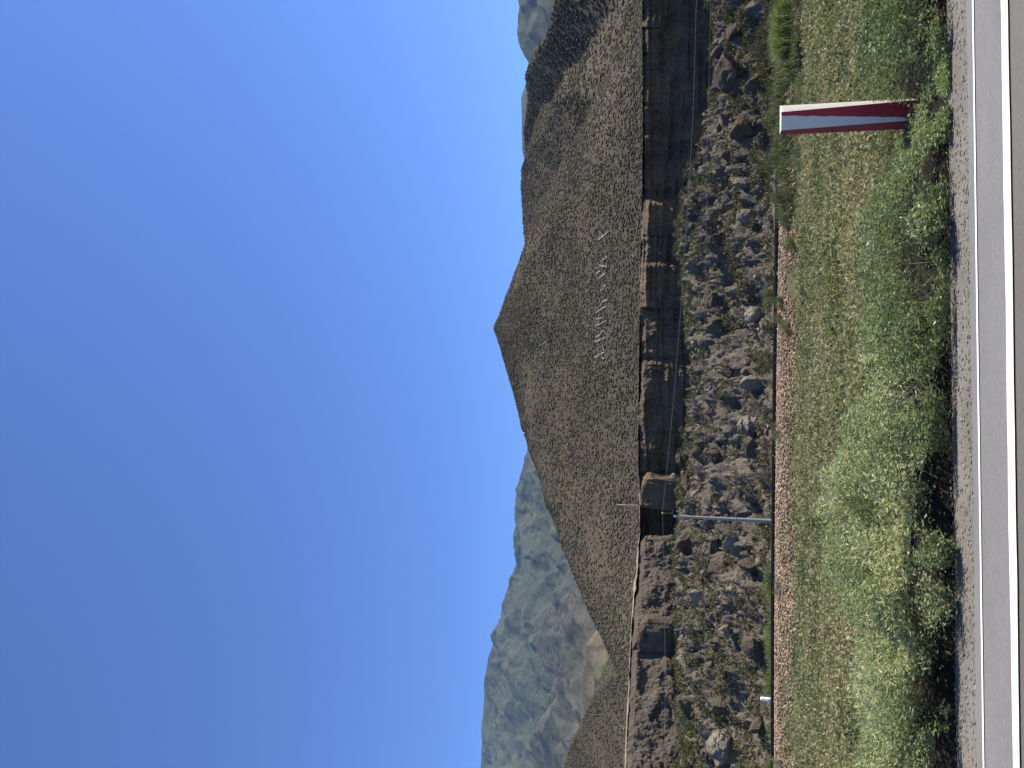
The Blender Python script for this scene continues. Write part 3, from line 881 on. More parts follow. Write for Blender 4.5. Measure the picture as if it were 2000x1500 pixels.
BOULD = [  # u0, u1, v0, v1 (photo extents), roll, seed, material, planes, strata, label
    (1394, 1452, 104, 178, -14, 1, 'rock_brown', 9, 0, 'largest rounded boulder of the slope, flat grey top over a brown shaded side'),
    (1383, 1420, 88, 112, 25, 2, 'rock', 8, 0, 'wedge shaped rock leaning behind the largest rounded boulder'),
    (1419, 1453, 44, 84, 10, 3, 'rock', 10, 0, 'grey boulder among bushes uphill from the yellow green grass clump'),
    (1397, 1421, 8, 40, 0, 4, 'rock', 9, 0, 'dark boulder hung with scrub near the end of the cliff'),
    (1456, 1497, 148, 180, 5, 5, 'rock_brown', 9, 0, 'brown block below the largest rounded boulder, beside tall green grass'),
    (1403, 1441, 214, 252, 32, 6, 'rock', 6, 0, 'sharp edged cube of rock tilted up behind a rounded boulder'),
    (1426, 1476, 231, 277, -20, 7, 'rock_brown', 12, 0, 'rounded rough boulder just uphill from the red and white marker'),
    (1470, 1502, 262, 292, 0, 8, 'rock', 9, 0, 'low rock half buried under the rounded boulder by the marker'),
    (1407, 1430, 287, 313, 20, 9, 'rock', 8, 0, 'small dark rock on the spur below the shaded cliff'),
    (1430, 1488, 343, 372, -15, 10, 'rock_pale', 9, 0, 'pale weathered outcrop low on the spur by the rails'),
    (1440, 1478, 405, 437, 10, 11, 'rock_pale', 10, 0, 'pale knobbly rock between the spur and the rails'),
    (1369, 1431, 446, 506, -38, 12, 'rock_brown', 6, 0, 'long slanting slab with a lit top and yellowish underside'),
    (1374, 1413, 572, 602, -10, 13, 'rock', 9, 0, 'dark fronted rock on the middle of the scrub slope'),
    (1379, 1422, 617, 652, -25, 14, 'rock', 7, 0, 'overhanging rock with a black hollow beneath it'),
    (1454, 1492, 598, 631, 8, 15, 'rock_pale', 9, 0, 'pale blocky rock above the bushy clumps on the rails'),
    (1413, 1439, 707, 737, 0, 16, 'rock_brown', 8, 0, 'small reddish dark rock in a gap of the green scrub'),
    (1440, 1497, 733, 766, -8, 17, 'rock_pale', 10, 0, 'long low pale rock with deep shade under its edge'),
    (1341, 1384, 877, 906, -28, 18, 'rock', 7, 0, 'dark tilted slab below the cliff, next to a rounder grey rock'),
    (1379, 1407, 877, 906, 5, 19, 'rock', 10, 0, 'round topped grey rock downhill of the dark tilted slab'),
    (1319, 1340, 886, 921, 15, 20, 'rock', 8, 0, 'narrow grey rock at the foot of the smooth shaded cliff'),
    (1306, 1323, 923, 941, 0, 21, 'rock_pale', 12, 0, 'small round pale rock at the foot of the square cliff block'),
    (1377, 1398, 846, 868, 0, 22, 'rock', 9, 0, 'small pitted rock uphill from a layered grey mound'),
    (1440, 1487, 806, 850, -6, 23, 'rock_pale', 12, 1, 'pale grey layered mound behind the bare twiggy shrub'),
    (1444, 1484, 852, 897, -12, 24, 'rock', 10, 1, 'dark layered mound beside the pale layered one'),
    (1332, 1352, 926, 962, 28, 25, 'rock_brown', 7, 0, 'reddish leaning stone among yellow green scrub'),
    (1349, 1368, 955, 976, 0, 26, 'rock_pale', 12, 0, 'small lumpy rock uphill of the grey pole top'),
    (1375, 1402, 950, 993, 12, 27, 'rock', 9, 0, 'flat grey boulder just beside the upper part of the grey pole'),
    (1414, 1447, 955, 987, -6, 28, 'rock', 9, 0, 'broad dark rock beside the middle of the grey pole'),
    (1321, 1366, 1031, 1086, -35, 29, 'rock', 6, 0, 'big pointed slab leaning against the slope across from the pole top'),
    (1360, 1391, 1014, 1034, -18, 30, 'rock_pale', 7, 0, 'pale flat rock casting shade right next to the pole'),
    (1428, 1449, 1015, 1041, 8, 31, 'rock', 6, 0, 'dark square block next to the lower part of the pole'),
    (1412, 1447, 1036, 1081, -22, 32, 'rock_pale', 7, 0, 'light angular boulder, brightest of the jumbled pile by the pole'),
    (1384, 1416, 1044, 1086, -24, 33, 'rock', 7, 0, 'grey wedge between the light angular boulder and the pointed slab'),
    (1385, 1424, 1085, 1139, 20, 34, 'rock', 6, 0, 'large block showing a black shaded face, in the jumbled pile'),
    (1364, 1387, 1089, 1119, 0, 35, 'rock_brown', 11, 0, 'rounded brownish rock perched above the black faced block'),
    (1442, 1482, 1088, 1119, 5, 36, 'rock', 8, 0, 'rock ledge over a dark hollow just above bright green grass'),
    (1296, 1329, 1114, 1142, -30, 37, 'rock', 6, 0, 'dark slab fallen against the foot of the rounded grey cliff'),
    (1285, 1323, 1286, 1326, -25, 38, 'rock', 7, 0, 'uppermost of three fallen rocks below the notch in the cliff'),
    (1299, 1337, 1323, 1356, 5, 39, 'rock_brown', 8, 1, 'split middle rock of the three fallen below the notch'),
    (1314, 1362, 1354, 1404, 30, 40, 'rock', 8, 1, 'biggest and lowest of the three fallen rocks, layered and cracked'),
    (1389, 1431, 1356, 1392, -10, 41, 'rock', 7, 0, 'lone angular boulder uphill from the white railway post'),
    (1390, 1414, 1190, 1216, 0, 42, 'rock', 8, 0, 'dark rock alone in the middle of open scrub'),
    (1404, 1434, 1222, 1250, 12, 43, 'rock_pale', 9, 0, 'pale split rock beside the dark lone rock in scrub'),
    (1378, 1462, 1424, 1512, -20, 45, 'rock_pale', 12, 1, 'large pale beige outcrop at the far end of the slope'),
    (1448, 1492, 1240, 1290, 10, 46, 'rock', 10, 0, 'low brown rock just above the grass strip, short of the white post'),
    (1340, 1376, 1150, 1185, -15, 47, 'rock_pale', 10, 0, 'beige stone on the upper slope below the rounded grey cliff'),
    (1462, 1500, 1405, 1440, 0, 44, 'rock', 9, 0, 'dark blocky rock above the grass strip past the white post'),
]
BPTS = []
for (u0, u1, v0, v1, roll, sd, mat, npl, strata, label) in BOULD:
    h_ = hit(talus_z, (u0 * .25 + u1 * .75), (v0 + v1) / 2, 46, 100)
    if h_ is None: h_ = P((u0 + u1) / 2, (v0 + v1) / 2, 80)
    D = h_[1]
    c = P((u0 + u1) / 2, (v0 + v1) / 2, D)
    _, _, dep = project(c)
    hw = (v1 - v0) * dep / F_PX / 2 * 1.04; hh = (u1 - u0) * dep / F_PX / 2 * 1.08
    q, f = boulder_mesh('boulder', (hw, (hw + hh) * .5, hh), sd, 4, npl, .1, strata)
    # settle it: lower part sinks into the slope
    rr = R(roll)
    x, z = q[:, 0] * math.cos(rr) - q[:, 2] * math.sin(rr), q[:, 0] * math.sin(rr) + q[:, 2] * math.cos(rr)
    q = np.stack((x * hw / np.abs(x).max(), q[:, 1], z * hh / np.abs(z).max()), -1)
    o = mesh_np('boulder', q, f, MT[mat])
    o.location = c
    tag(o, label, 'boulder', 'boulders on the slope')
    BPTS.append((c[0], c[1], hw))

# two blocks that stand free of the cliff
for (u0, u1, v0, v1, sd, label, mat) in ((1254, 1330, 929, 989, 61, 'square sided block standing proud of the cliff, rusty streaks on its face', 'cliff'),
                                         (1250, 1322, 1204, 1276, 62, 'streaked blocky tower with a flat pale top along the grey cliff', 'cliff_grey')):
    D = cliff_D((v0 + v1) / 2) - 1.6
    c = P((u0 + u1) / 2, (v0 + v1) / 2, D); _, _, dep = project(c)
    hw = (v1 - v0) * dep / F_PX / 2; hh = (u1 - u0) * dep / F_PX / 2
    v, f = ICO[5]
    # superellipsoid block with vertical streaks
    e = .32
    q = np.sign(v) * np.abs(v) ** e
    q = q / np.abs(q).max(0)
    q = q * np.array((hw, 2.0, hh))
    rg = fbm(q[:, 0] * 1.1 + sd, q[:, 1] * .6, q[:, 2] * .22, seed=sd, octv=5)
    q = q + v * np.array((1, 1, .4)) * (.75 * rg + .3 * fbm(q[:, 0] * 1.6, q[:, 1] * 1.6, q[:, 2] * 1.6, seed=sd + 4, octv=5) + .14 * fbm(q[:, 0] * 5, q[:, 1] * 5, q[:, 2] * 4, seed=sd + 2))[:, None]
    q[:, 2] -= .25 * np.clip(q[:, 0] / hw, -1, 1)
    o = mesh_np('rock_block', q, f, MT[mat]); o.location = c
    tag(o, label, 'rock')

# rubble and scrub over the slope
def talus_pts(n, lo=0., hi=1.):
    """points on the slope, even over the picture the road user sees"""
    a = RNG.uniform(-.62, .62, n); k = lo + (hi - lo) * RNG.random(n) ** .9
    yt_ = np.interp(a, ra[::-1], rim[:, 1][::-1]) - .3
    ys_ = rail_y(a * 46) + 5.2
    y = ys_ + (yt_ - ys_) * k
    x = a * y
    return np.stack((x, y, talus_z(x, y)), -1)
n = 15000
p = talus_pts(n)
keep = fbm(p[:, 0] * .16, p[:, 1] * .16, seed=55) + .3 * RNG.normal(size=n) > -.12
p = p[keep]; n = len(p)
ROCKS = []
for k in range(10):
    q, f = boulder_mesh('r', (1, .9, .75), 200 + k, 0, 8, .12); ROCKS.append((q, f))
s = .04 + .36 * RNG.random(n) ** 6
p[:, 2] += s * .1
V, Fq, I = scatter(ROCKS, p, s, tilt=RNG.normal(size=n) * .4)
tag(mesh_np('slope_rubble', V, Fq, MT['rubble'], attrs={'rnd': np.clip(RNG.beta(2, 2, n) + .25 * fbm(p[:, 0] * .1, p[:, 1] * .1, seed=56), 0, 1)[I]}), 'small angular stones strewn over the slope below the cliff', 'rubble', kind='stuff')


def leaf_clumps(pos, s, per, lsize, flat=.8):
    """bushes made of many small leaf faces"""
    n = len(pos)
    d = unit(RNG.normal(size=(n * per, 3))); d[:, 2] = np.abs(d[:, 2]) * 1.1 - .15
    ss = np.repeat(s, per)
    r = RNG.random(n * per) ** .4 * (1 + .3 * fbm(d[:, 0] * 2.5 + np.repeat(np.arange(n) * 3.7, per), d[:, 1] * 2.5, d[:, 2] * 2.5, seed=9, octv=2))
    q = np.repeat(pos, per, 0) + d * (ss * r)[:, None] * np.array((1, 1, flat))
    dirs = unit(d * .7 + RNG.normal(size=d.shape) * .6)
    L = lsize * ss * RNG.uniform(.6, 1.4, len(ss))
    return leaves(q, L, L * .6, dirs) + (q,)

n = 34000
p = talus_pts(n)
keep = fbm(p[:, 0] * .11 + 9, p[:, 1] * .11, seed=57) + .35 * RNG.normal(size=n) > -.15
p = p[keep]; n = len(p)
s = .1 + .36 * RNG.random(n) ** 2.2
p[:, 2] += s * .3
V, Fq, I, q = leaf_clumps(p, s, 42, .42)
r = np.clip(np.repeat(RNG.beta(2, 2, n), 42) * .6 + .4 * RNG.random(n * 42), 0, 1)
tag(mesh_np('slope_scrub', V, Fq, MT['talus_bush'], attrs={'rnd': r[I]}), 'low grey green scrub among the rocks below the cliff', 'scrub', kind='stuff')
n = 5200
p = talus_pts(n, .5, 1.0)
ww = fbm(p[:, 0] * .09 + 3, p[:, 1] * .09, seed=58) + .25 * RNG.normal(size=n) + .5 * np.clip((project(p)[1] - 480) / 60, 0, 1) * np.clip((880 - project(p)[1]) / 60, 0, 1)
p = p[ww > .1]; n = len(p)
s = .16 + .36 * RNG.random(n) ** 2
p[:, 2] += s * .25
V, Fq, I, q = leaf_clumps(p, s, 46, .42)
r = np.clip(np.repeat(RNG.beta(2, 2, n), 46) * .6 + .4 * RNG.random(n * 46), 0, 1)
tag(mesh_np('green_slope_scrub', V, Fq, MT['scrub_green'], attrs={'rnd': r[I]}), 'greener scrub band along the foot of the shaded cliff', 'scrub', kind='stuff')

# ------------------------------------------------------------------ railway
rx = np.linspace(-62, 50, 260)
rp = np.stack((rx, rail_y(rx)), -1)
rt = unit(np.gradient(rp, axis=0)); rn = np.stack((-rt[:, 1], rt[:, 0]), -1)
root = empty('railway_track', (0, float(rail_y(0)), RAIL_Z), 'dark railway track running along its pink ballast bank below the slope', 'railway track')
org = np.array((0, float(rail_y(0)), RAIL_Z))
prof = [(-.065, -.14), (.065, -.14), (.065, -.125), (.012, -.105), (.012, -.04), (.035, -.03), (.035, 0), (-.035, 0), (-.035, -.03), (-.012, -.04), (-.012, -.105), (-.065, -.125)]
for g in (0, 1.0):
    m = len(prof)
    V = np.stack([np.stack((rp[:, 0] + rn[:, 0] * (g + a), rp[:, 1] + rn[:, 1] * (g + a), np.full(len(rp), RAIL_Z + b)), -1) for a, b in prof], 1).reshape(-1, 3) - org
    f = []
    for i in range(len(rp) - 1):
        for j in range(m):
            k = (j + 1) % m
            f.append((i * m + j, (i + 1) * m + j, (i + 1) * m + k, i * m + k))
    mesh_np('rail', V, np.array(f), MT['steel'], root)
mb = MB()
dd = np.concatenate(([0], np.cumsum(np.linalg.norm(np.diff(rp, axis=0), axis=1))))
for d in np.arange(.2, dd[-1], .42):
    x = np.interp(d, dd, rp[:, 0]); i = min(np.searchsorted(dd, d), len(rp) - 1)
    c, s_ = rt[i]
    y = rail_y(x)
    rot = [[c, -s_, 0], [s_, c, 0], [0, 0, 1]]
    cc = np.array((x, y, RAIL_Z - .205)) + np.array((rn[i][0], rn[i][1], 0)) * (.5 + random.uniform(-.04, .04)) - org
    mb.box(cc, (.22, 1.75, .13), rot)
so = mb.build('sleepers', MT['sleeper'], root); so['kind'] = 'stuff'

# ballast stones
n = 30000
x = RNG.uniform(-30, 27, n)
ry = rail_y(x)
y = ry - 5.6 + 5.3 * RNG.random(n) ** .8
y = np.where(RNG.random(n) < .12, ry + RNG.uniform(-.3, 1.6, n), y)
edge = (ry - y) / 5.6
keep = RNG.random(n) < np.clip(1.65 - 1.35 * edge + 2.0 * fbm(x * .33, y * .33, seed=65) + 1.2 * fbm(x * 1.1, y * 1.1, seed=64), .02, 1)
x, y = x[keep], y[keep]; n = len(x)
z = ground_z(x, y)
inside = (y > rail_y(x) - .7)
z = np.where(inside, RAIL_Z - .2, z)
s = RNG.uniform(.045, .11, n)
pos = np.stack((x, y, z + s * .3), -1)
V, Fq, I = scatter([STONES[k] for k in range(6)], pos, s)
tag(mesh_np('ballast', V, Fq, MT['ballast'], attrs={'rnd': np.clip(RNG.beta(2, 1.6, n) + .12 * fbm(x * .4, y * .4, seed=66), 0, 1)[I]}), 'pinkish broken stone ballast heaped along the railway track', 'ballast', kind='stuff')

# white railway post
b = P(1508, 1367, 49.3)
bz = float(RAIL_Z - .25)
root = empty('railway_post', (b[0], b[1], bz), 'short white post standing in the grass behind the rails', 'post')
mb = MB()
th = np.linspace(0, 2 * np.pi, 12, endpoint=False)
mb.tube([(0, 0, -.1), (0, 0, .3), (.005, 0, .72), (.01, 0, .79), (.012, 0, .82)], [.125, .125, .12, .1, .03], 14)
mb.build('post_shaft', MT['white_post'], root, True)
mb = MB(); mb.box((.0, -.118, .32), (.1, .02, .34)); mb.build('front_plate', plain('grey_plate', (.45, .47, .52), .8), root)  # small grey plate on the road-facing side of the shaft

# ------------------------------------------------------------------ power pole, wires
pb = P(1508.5, 1018, 50.5); ptop = P(1316, 1008.3, 50.5)
root = empty('power_pole', tuple(pb), 'grey concrete power pole rising behind the railway track', 'power pole')
tdir = ptop - pb
mb = MB()
mb.tube([tdir * t for t in (-.06, 0, .1, .25, .4, .55, .7, .85, .97, 1.0)], np.interp([-.06, 0, .1, .25, .4, .55, .7, .85, .97, 1.0], [0, 1], [.135, .085]), 18)
mb.build('pole_shaft', MT['pole'], root, True)
MT['band'] = plain('pole_band_metal', (.2, .22, .25), .7, .3)
for t in (.36, .66, .93):
    mb = MB(); mb.tube([tdir * t - (0, 0, .03), tdir * t + (0, 0, .03)], np.interp(t, [0, 1], [.142, .092]), 18); mb.build('pole_band', MT['band'], root, True)
ins = P(1294, 1002, 50.5) - pb
mb = MB()
br = P(1309, 1003, 50.5) - pb
mb.tube([tdir * .965, br + (0, 0, .0), ins - (0, 0, .05)], [.035, .03, .018], 8)
mb.tube([tdir * .93 + (.06, 0, 0), br + (.05, 0, .03)], [.022, .022], 6)
bk_ = mb.build('top_bracket', MT['iron'], root)
mb = MB(); mb.tube([br + (.22, 0, -.16), br + (-.02, 0, -.2), br + (-.3, 0, -.2)], [.02, .035, .03], 8); mb.build('side_arm', MT['iron'], root)
mb = MB(); mb.tube([ins + (0, 0, q) for q in (-.07, -.03, 0, .03, .07)], [.03, .06, .045, .06, .02], 12); mb.build('insulator', MT['insul'], bk_, True)
lo = P(1375, 1011, 50.5) - pb


def wire(pts, rad, label):
    p3 = [P(*q) for q in pts]
    p3 = np.array(p3)
    # smooth path
    tt = np.linspace(0, len(p3) - 1, 80)
    q = np.stack([np.interp(tt, np.arange(len(p3)), p3[:, k]) for k in range(3)], -1)
    for _ in range(12): q[1:-1] = .25 * q[:-2] + .5 * q[1:-1] + .25 * q[2:]
    b = q[0].copy(); mb = MB(); mb.tube(q - b, rad, 5)
    o = mb.build('power_line', MT['wire'], None, True); o.location = b
    return tag(o, label, 'wire', 'wires on the grey pole')
wire([(1368, -120, 36), (1360, 0, 38), (1355, 190, 41), (1348, 333, 43), (1333, 560, 46), (1319.5, 739, 48), (1301, 933, 50), (1294, 1002, 50.5)], .011, 'upper wire from the pole top crossing the shaded cliff')
wire([(1294, 1002, 50.5), (1296, 1080, 50.2), (1298.5, 1224, 49), (1299.5, 1320, 48), (1299, 1425, 47), (1297, 1620, 46)], .008, 'upper wire from the pole top towards the rounded grey cliff')
wire([(1394, -120, 36), (1388, 0, 38), (1385, 150, 40.5), (1381, 300, 42.5), (1378, 560, 46), (1376, 800, 48.5), (1375, 1011, 50.4)], .008, 'lower wire skimming the boulders beside the shaded cliff')
wire([(1375, 1011, 50.4), (1376, 1150, 49.6), (1377, 1320, 48), (1377.5, 1455, 46.8), (1377, 1620, 46)], .006, 'lower wire crossing the scrub beyond the pole')


def far_post(u0, u1, v, D, rad, mat, label, v1=None, arm=0):
    b = P(u1, v if v1 is None else v1, D); t = P(u0, v, D)
    r = empty('wooden_post', tuple(b), label, 'post')
    d = t - b
    mb = MB(); mb.tube([d * k for k in (-.08, 0, .3, .6, 1)], [rad, rad, rad * .9, rad * .8, rad * .6], 8); mb.build('shaft', mat, r, True)
    if arm:
        mb = MB(); mb.box(d * .94, (arm, .06, .06)); mb.build('crossarm', mat, r)
    return r
far_post(1205, 1256, 985.5, 98.2, .075, MT['wood'], 'pale bare wooden post on the cliff edge above the square block', 988)
far_post(1150, 1226, 1395.5, 82, .035, MT['wood_dark'], 'thin dark post on the cliff edge below the side hill', 1396.5)
far_post(1055, 1136, 1419, 143, .035, MT['wood_dark'], 'thin grey mast on the crest of the side hill before the mountains', 1420)

# ------------------------------------------------------------------ roadside marker
D0 = 7.3
mk_b = G(1789, 218, -.03)
D0 = mk_b[1]
root = empty('roadside_marker', tuple(mk_b), 'red and white painted twisted post marker standing in the roadside weeds', 'road marker')


def mp(u, v, back=0.0):
    p_ = P(u, v, D0 - .02) - mk_b
    az = math.atan2(p_[0] + mk_b[0], D0)
    return p_ + np.array((math.sin(az) * back, math.cos(az) * back, 0))
# corners front-right, front-left, back-left, back-right: bottom then top
bot = [mp(1789, 195.6), mp(1789, 234.5), mp(1789, 246.5), mp(1789, 192.6)]
top = [mp(1525.8, 219), mp(1525.0, 255), mp(1525, 258), mp(1525.6, 206)]
bot[2] = bot[2] + np.array((.03, .17, 0)); bot[3] = bot[3] + np.array((.055, .16, 0))
bot[2][2] = bot[0][2]; bot[3][2] = bot[0][2]; bot[1][2] = bot[0][2]
top[2] = top[2] + np.array((.02, .15, .0)); top[3] = top[3] + np.array((.05, .14, 0))
zt = top[0][2]
top[1][2] = zt + .002; top[2][2] = zt + .003; top[3][2] = zt + .001
for t_ in bot: t_[2] -= .1
NL = 40
V = []; Ft = []
rows_ = [[bot[k] * (1 - t) + top[k] * t for k in range(4)] for t in np.linspace(0, 1, NL)]
V = np.array(rows_).reshape(-1, 3)
for i in range(NL - 1):
    for j in range(4):
        k = (j + 1) % 4
        Ft.append((i * 4 + j, i * 4 + k, (i + 1) * 4 + k, (i + 1) * 4 + j))
Ft += [((NL - 1) * 4 + 0, (NL - 1) * 4 + 1, (NL - 1) * 4 + 2, (NL - 1) * 4 + 3)]
def worn(name, col, dirt, cut):
    m, nt, b = new_mat(name)
    v = coords(nt)
    n1 = noise_n(nt, v, 9, 8, .7); n2 = noise_n(nt, v, 45, 6, .75); n3 = noise_n(nt, coords(nt, (1, 1, .15)), 30, 5, .6)
    c = mix(nt, ramp(nt, n1, [(.5, (0, 0, 0)), (.8, (.45, .45, .45))]), col, dirt)
    c = mix(nt, ramp(nt, n3, [(.55, (0, 0, 0)), (.75, (.25, .25, .25))]), c, dirt)
    c = mix(nt, ramp(nt, n2, [(cut, (0, 0, 0)), (cut + .03, (.8, .8, .8))]), c, dirt)
    nt.links.new(c, b.inputs['Base Color']); b.inputs['Roughness'].default_value = .6; b.inputs['Specular IOR Level'].default_value = .25
    bump(nt, b, n2, .25, .003)
    return m
MT['marker_white'] = worn('worn_white_paint', (.62, .575, .49), (.36, .32, .26), .74)
me_o = mesh_np('post_body', V, np.array(Ft), MT['marker_white'], root)
bv = me_o.modifiers.new('bevel', 'BEVEL'); bv.width = .004; bv.segments = 2; bv.limit_method = 'ANGLE'; bv.angle_limit = R(40)
MT['red'] = worn('worn_red_paint', (.37, .025, .032), (.24, .09, .075), .72)


def paint_panel(c0, c1, c2, c3, side, off=.0025):
    """painted wedge lying on one face of the post: side is (corner a, corner b), c = fractions along a->b at bottom/top"""
    a, b = side
    q0, q1, tt = [], [], np.linspace(0.0, 1, 60)
    out = []
    for t in tt:
        A = bot[a] * (1 - t) + top[a] * t; B = bot[b] * (1 - t) + top[b] * t
        f0 = c0 * (1 - t) + c1 * t; f1 = c2 * (1 - t) + c3 * t + .012 * math.sin(t * 47) + .01 * math.sin(t * 111)
        f1 = min(max(f1, f0 + .002), .998)
        n_ = np.cross(B - A, top[a] - bot[a]); n_ /= np.linalg.norm(n_)
        mid_ = sum(bot) / 4 * (1 - t) + sum(top) / 4 * t
        if np.dot(n_, (A + B) / 2 - mid_) < 0: n_ = -n_
        out.append(A * (1 - f0) + B * f0 + n_ * off); out.append(A * (1 - f1) + B * f1 + n_ * off)
    return np.array(out)
q = paint_panel(.002, .002, .93, .19, (0, 1))
mesh_np('front_stripe', q, grid_faces(60, 2), MT['red'], root)
q = paint_panel(.002, .002, .998, .9, (1, 2))
mesh_np('side_stripe', q, grid_faces(60, 2), MT['red'], root)

# ------------------------------------------------------------------ field grass between road weeds and railway
n = 320000
a = RNG.uniform(-.74, .74, n)
k = RNG.random(n)
y = 8.2 * (47.0 / 8.2) ** (k ** .85)
x = a * y
ry = rail_y(x)
e = ry - y
patch = fbm(x * .3, y * .3, seed=67)
keep = (e > 1.2) & (RNG.random(n) < np.clip((e - 2.4) / 2.4 + 1.0 * patch - .2 + .25 * (x > 9), .08, 1))
x, y, a = x[keep], y[keep], a[keep]; n = len(x)
size = .022 + .0021 * y
hgt = (.17 + .3 * fbm(x * .55, y * .55, seed=68) + .26 * fbm(x * 1.9, y * 1.9, seed=69)).clip(.02) * RNG.random(n) ** .7
pos = np.stack((x, y, ground_z(x, y) + hgt), -1)
dirs = unit(np.stack((RNG.normal(size=n) * 1.2, RNG.normal(size=n) * .5, RNG.normal(size=n) * .4 + .35), -1))
L = size * RNG.uniform(.8, 2.0, n)
V, Fq, I = leaves(pos, L, L * RNG.uniform(.3, .6, n), dirs)
r = np.clip(.52 + .5 * fbm(x * .35 + 5, y * .35, seed=70) + .3 * fbm(x * 1.5, y * 1.5, seed=75) + .24 * RNG.normal(size=n), 0, 1)
tag(mesh_np('field_grass', V, Fq, MT['field_leaf'], attrs={'rnd': r[I]}), 'low olive green herbs covering the ground between road and railway', 'grass', kind='stuff')

# ------------------------------------------------------------------ roadside weeds
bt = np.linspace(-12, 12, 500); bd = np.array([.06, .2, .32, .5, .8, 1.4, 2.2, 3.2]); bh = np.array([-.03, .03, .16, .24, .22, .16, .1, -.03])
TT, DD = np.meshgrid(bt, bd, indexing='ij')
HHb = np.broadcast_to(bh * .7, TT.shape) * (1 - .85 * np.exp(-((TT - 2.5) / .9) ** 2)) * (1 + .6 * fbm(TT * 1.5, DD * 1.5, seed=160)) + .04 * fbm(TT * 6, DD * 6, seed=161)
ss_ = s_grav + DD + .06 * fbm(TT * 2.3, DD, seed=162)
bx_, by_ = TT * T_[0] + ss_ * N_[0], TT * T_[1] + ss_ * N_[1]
MT['gap_shade'] = earth_mat('dark_gap_shade', [(.3, (.013, .011, .008)), (.7, (.03, .025, .018))], 3, 30, .8, .03)  # near-black ground backing the weed gaps, their shade put into its colour
tag(mesh_np('gap_shade_bank', np.stack((bx_, by_, ground_z(bx_, by_) + HHb), -1).reshape(-1, 3), grid_faces(500, 8)[:, ::-1], MT['gap_shade'], smooth=True), kind='structure')
WV = [-200, 0, 150, 180, 290, 330, 430, 520, 600, 690, 760, 850, 950, 1050, 1150, 1250, 1350, 1450, 1600]
WH = [.48, .5, .44, .1, .1, .44, .5, .46, .44, .4, .54, .68, .68, .68, .56, .56, .5, .58, .58]


def weed_h(x, d):
    v_ = 750 - x * 205.0
    h0 = np.interp(v_, WV, WH)
    rise = np.clip((d + .02) / .5, 0, 1) ** .5
    fall = 1 - .8 * np.clip((d - .7) / 3.0, 0, 1)
    return h0 * (.14 + .86 * rise) * fall * (1 + .36 * fbm(x * 1.3, d * 1.3, seed=141) + .46 * fbm(x * 3.4, d * 3.4, seed=142))


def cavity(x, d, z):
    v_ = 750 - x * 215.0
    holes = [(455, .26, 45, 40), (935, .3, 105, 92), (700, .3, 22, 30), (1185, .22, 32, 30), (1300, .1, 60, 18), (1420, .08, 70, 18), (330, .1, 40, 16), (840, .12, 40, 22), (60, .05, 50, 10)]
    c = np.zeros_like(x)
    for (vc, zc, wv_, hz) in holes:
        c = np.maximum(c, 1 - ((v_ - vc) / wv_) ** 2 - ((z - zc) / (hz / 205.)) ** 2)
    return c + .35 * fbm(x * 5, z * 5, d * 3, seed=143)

n = 600000
t = RNG.uniform(-6.0, 6.0, n); d = 5.0 * RNG.random(n) ** 1.5
x = t; 
H = weed_h(x, d)
z = H * (1 - .75 * RNG.random(n) ** 1.6)
cv_ = cavity(x, d, z)
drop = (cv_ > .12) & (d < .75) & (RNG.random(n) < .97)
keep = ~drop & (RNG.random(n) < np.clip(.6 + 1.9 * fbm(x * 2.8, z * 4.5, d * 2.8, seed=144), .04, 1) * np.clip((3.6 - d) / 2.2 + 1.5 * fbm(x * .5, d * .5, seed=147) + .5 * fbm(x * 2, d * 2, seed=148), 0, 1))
t, d, x, z, H = t[keep], d[keep], x[keep], z[keep], H[keep]; n = len(t)
sdist = s_grav + .02 + d + .05 * fbm(t * 2, t * 0, seed=145) + np.clip(.3 - z, 0, .3) * .0
pos = np.stack((t * T_[0] + sdist * N_[0], t * T_[1] + sdist * N_[1], z), -1)
pos[:, 2] += ground_z(pos[:, 0], pos[:, 1]) + .02
dirs = unit(np.stack((RNG.normal(size=n) * 1.5, RNG.normal(size=n) * .6 - .2, RNG.normal(size=n) * .5 + .3), -1))
L = RNG.uniform(.018, .05, n)
V, Fq, I = leaves(pos, L, L * RNG.uniform(.18, .4, n), dirs, .8)
tone = .4 + .38 * fbm(x * .9 + 3, d * .9, z * 2, seed=146) + .18 * RNG.normal(size=n) + .22 * np.clip((z / np.maximum(H, .05) - .6) / .4, 0, 1) * np.clip((750 - x * 215 - 700) / 150, 0, 1)  # upper leaves along the taller stretch toned paler, crest light put into colour
tag(mesh_np('roadside_weeds', V, Fq, MT['weed'], attrs={'rnd': np.clip(tone, 0, 1)[I]}), 'thick green weeds growing along the edge of the gravel shoulder', 'weeds', kind='stuff')

# grass blades sticking out of the weeds
n = 9000
t = RNG.uniform(-6, 6, n); d = RNG.uniform(.1, 3, n)
keep = ~((np.abs(t - 2.55) < .5) & (d < 1.3)); t, d = t[keep], d[keep]; n = len(t)
H = weed_h(t, d)
sdist = s_grav + .02 + d
pos = np.stack((t * T_[0] + sdist * N_[0], t * T_[1] + sdist * N_[1], H * .5), -1)
pos[:, 2] += ground_z(pos[:, 0], pos[:, 1])
dirs = unit(np.stack((RNG.normal(size=n) * .8, RNG.normal(size=n) * .5, np.full(n, .9)), -1))
L = RNG.uniform(.12, .3, n)
V, Fq, I = leaves(pos, L, np.full(n, .006), dirs)
tag(mesh_np('weed_stalks', V, Fq, MT['tall_grass'], attrs={'rnd': np.clip(.6 + .3 * RNG.normal(size=n), 0, 1)[I]}), 'thin grass stalks poking out of the roadside weeds', 'weeds', kind='stuff')
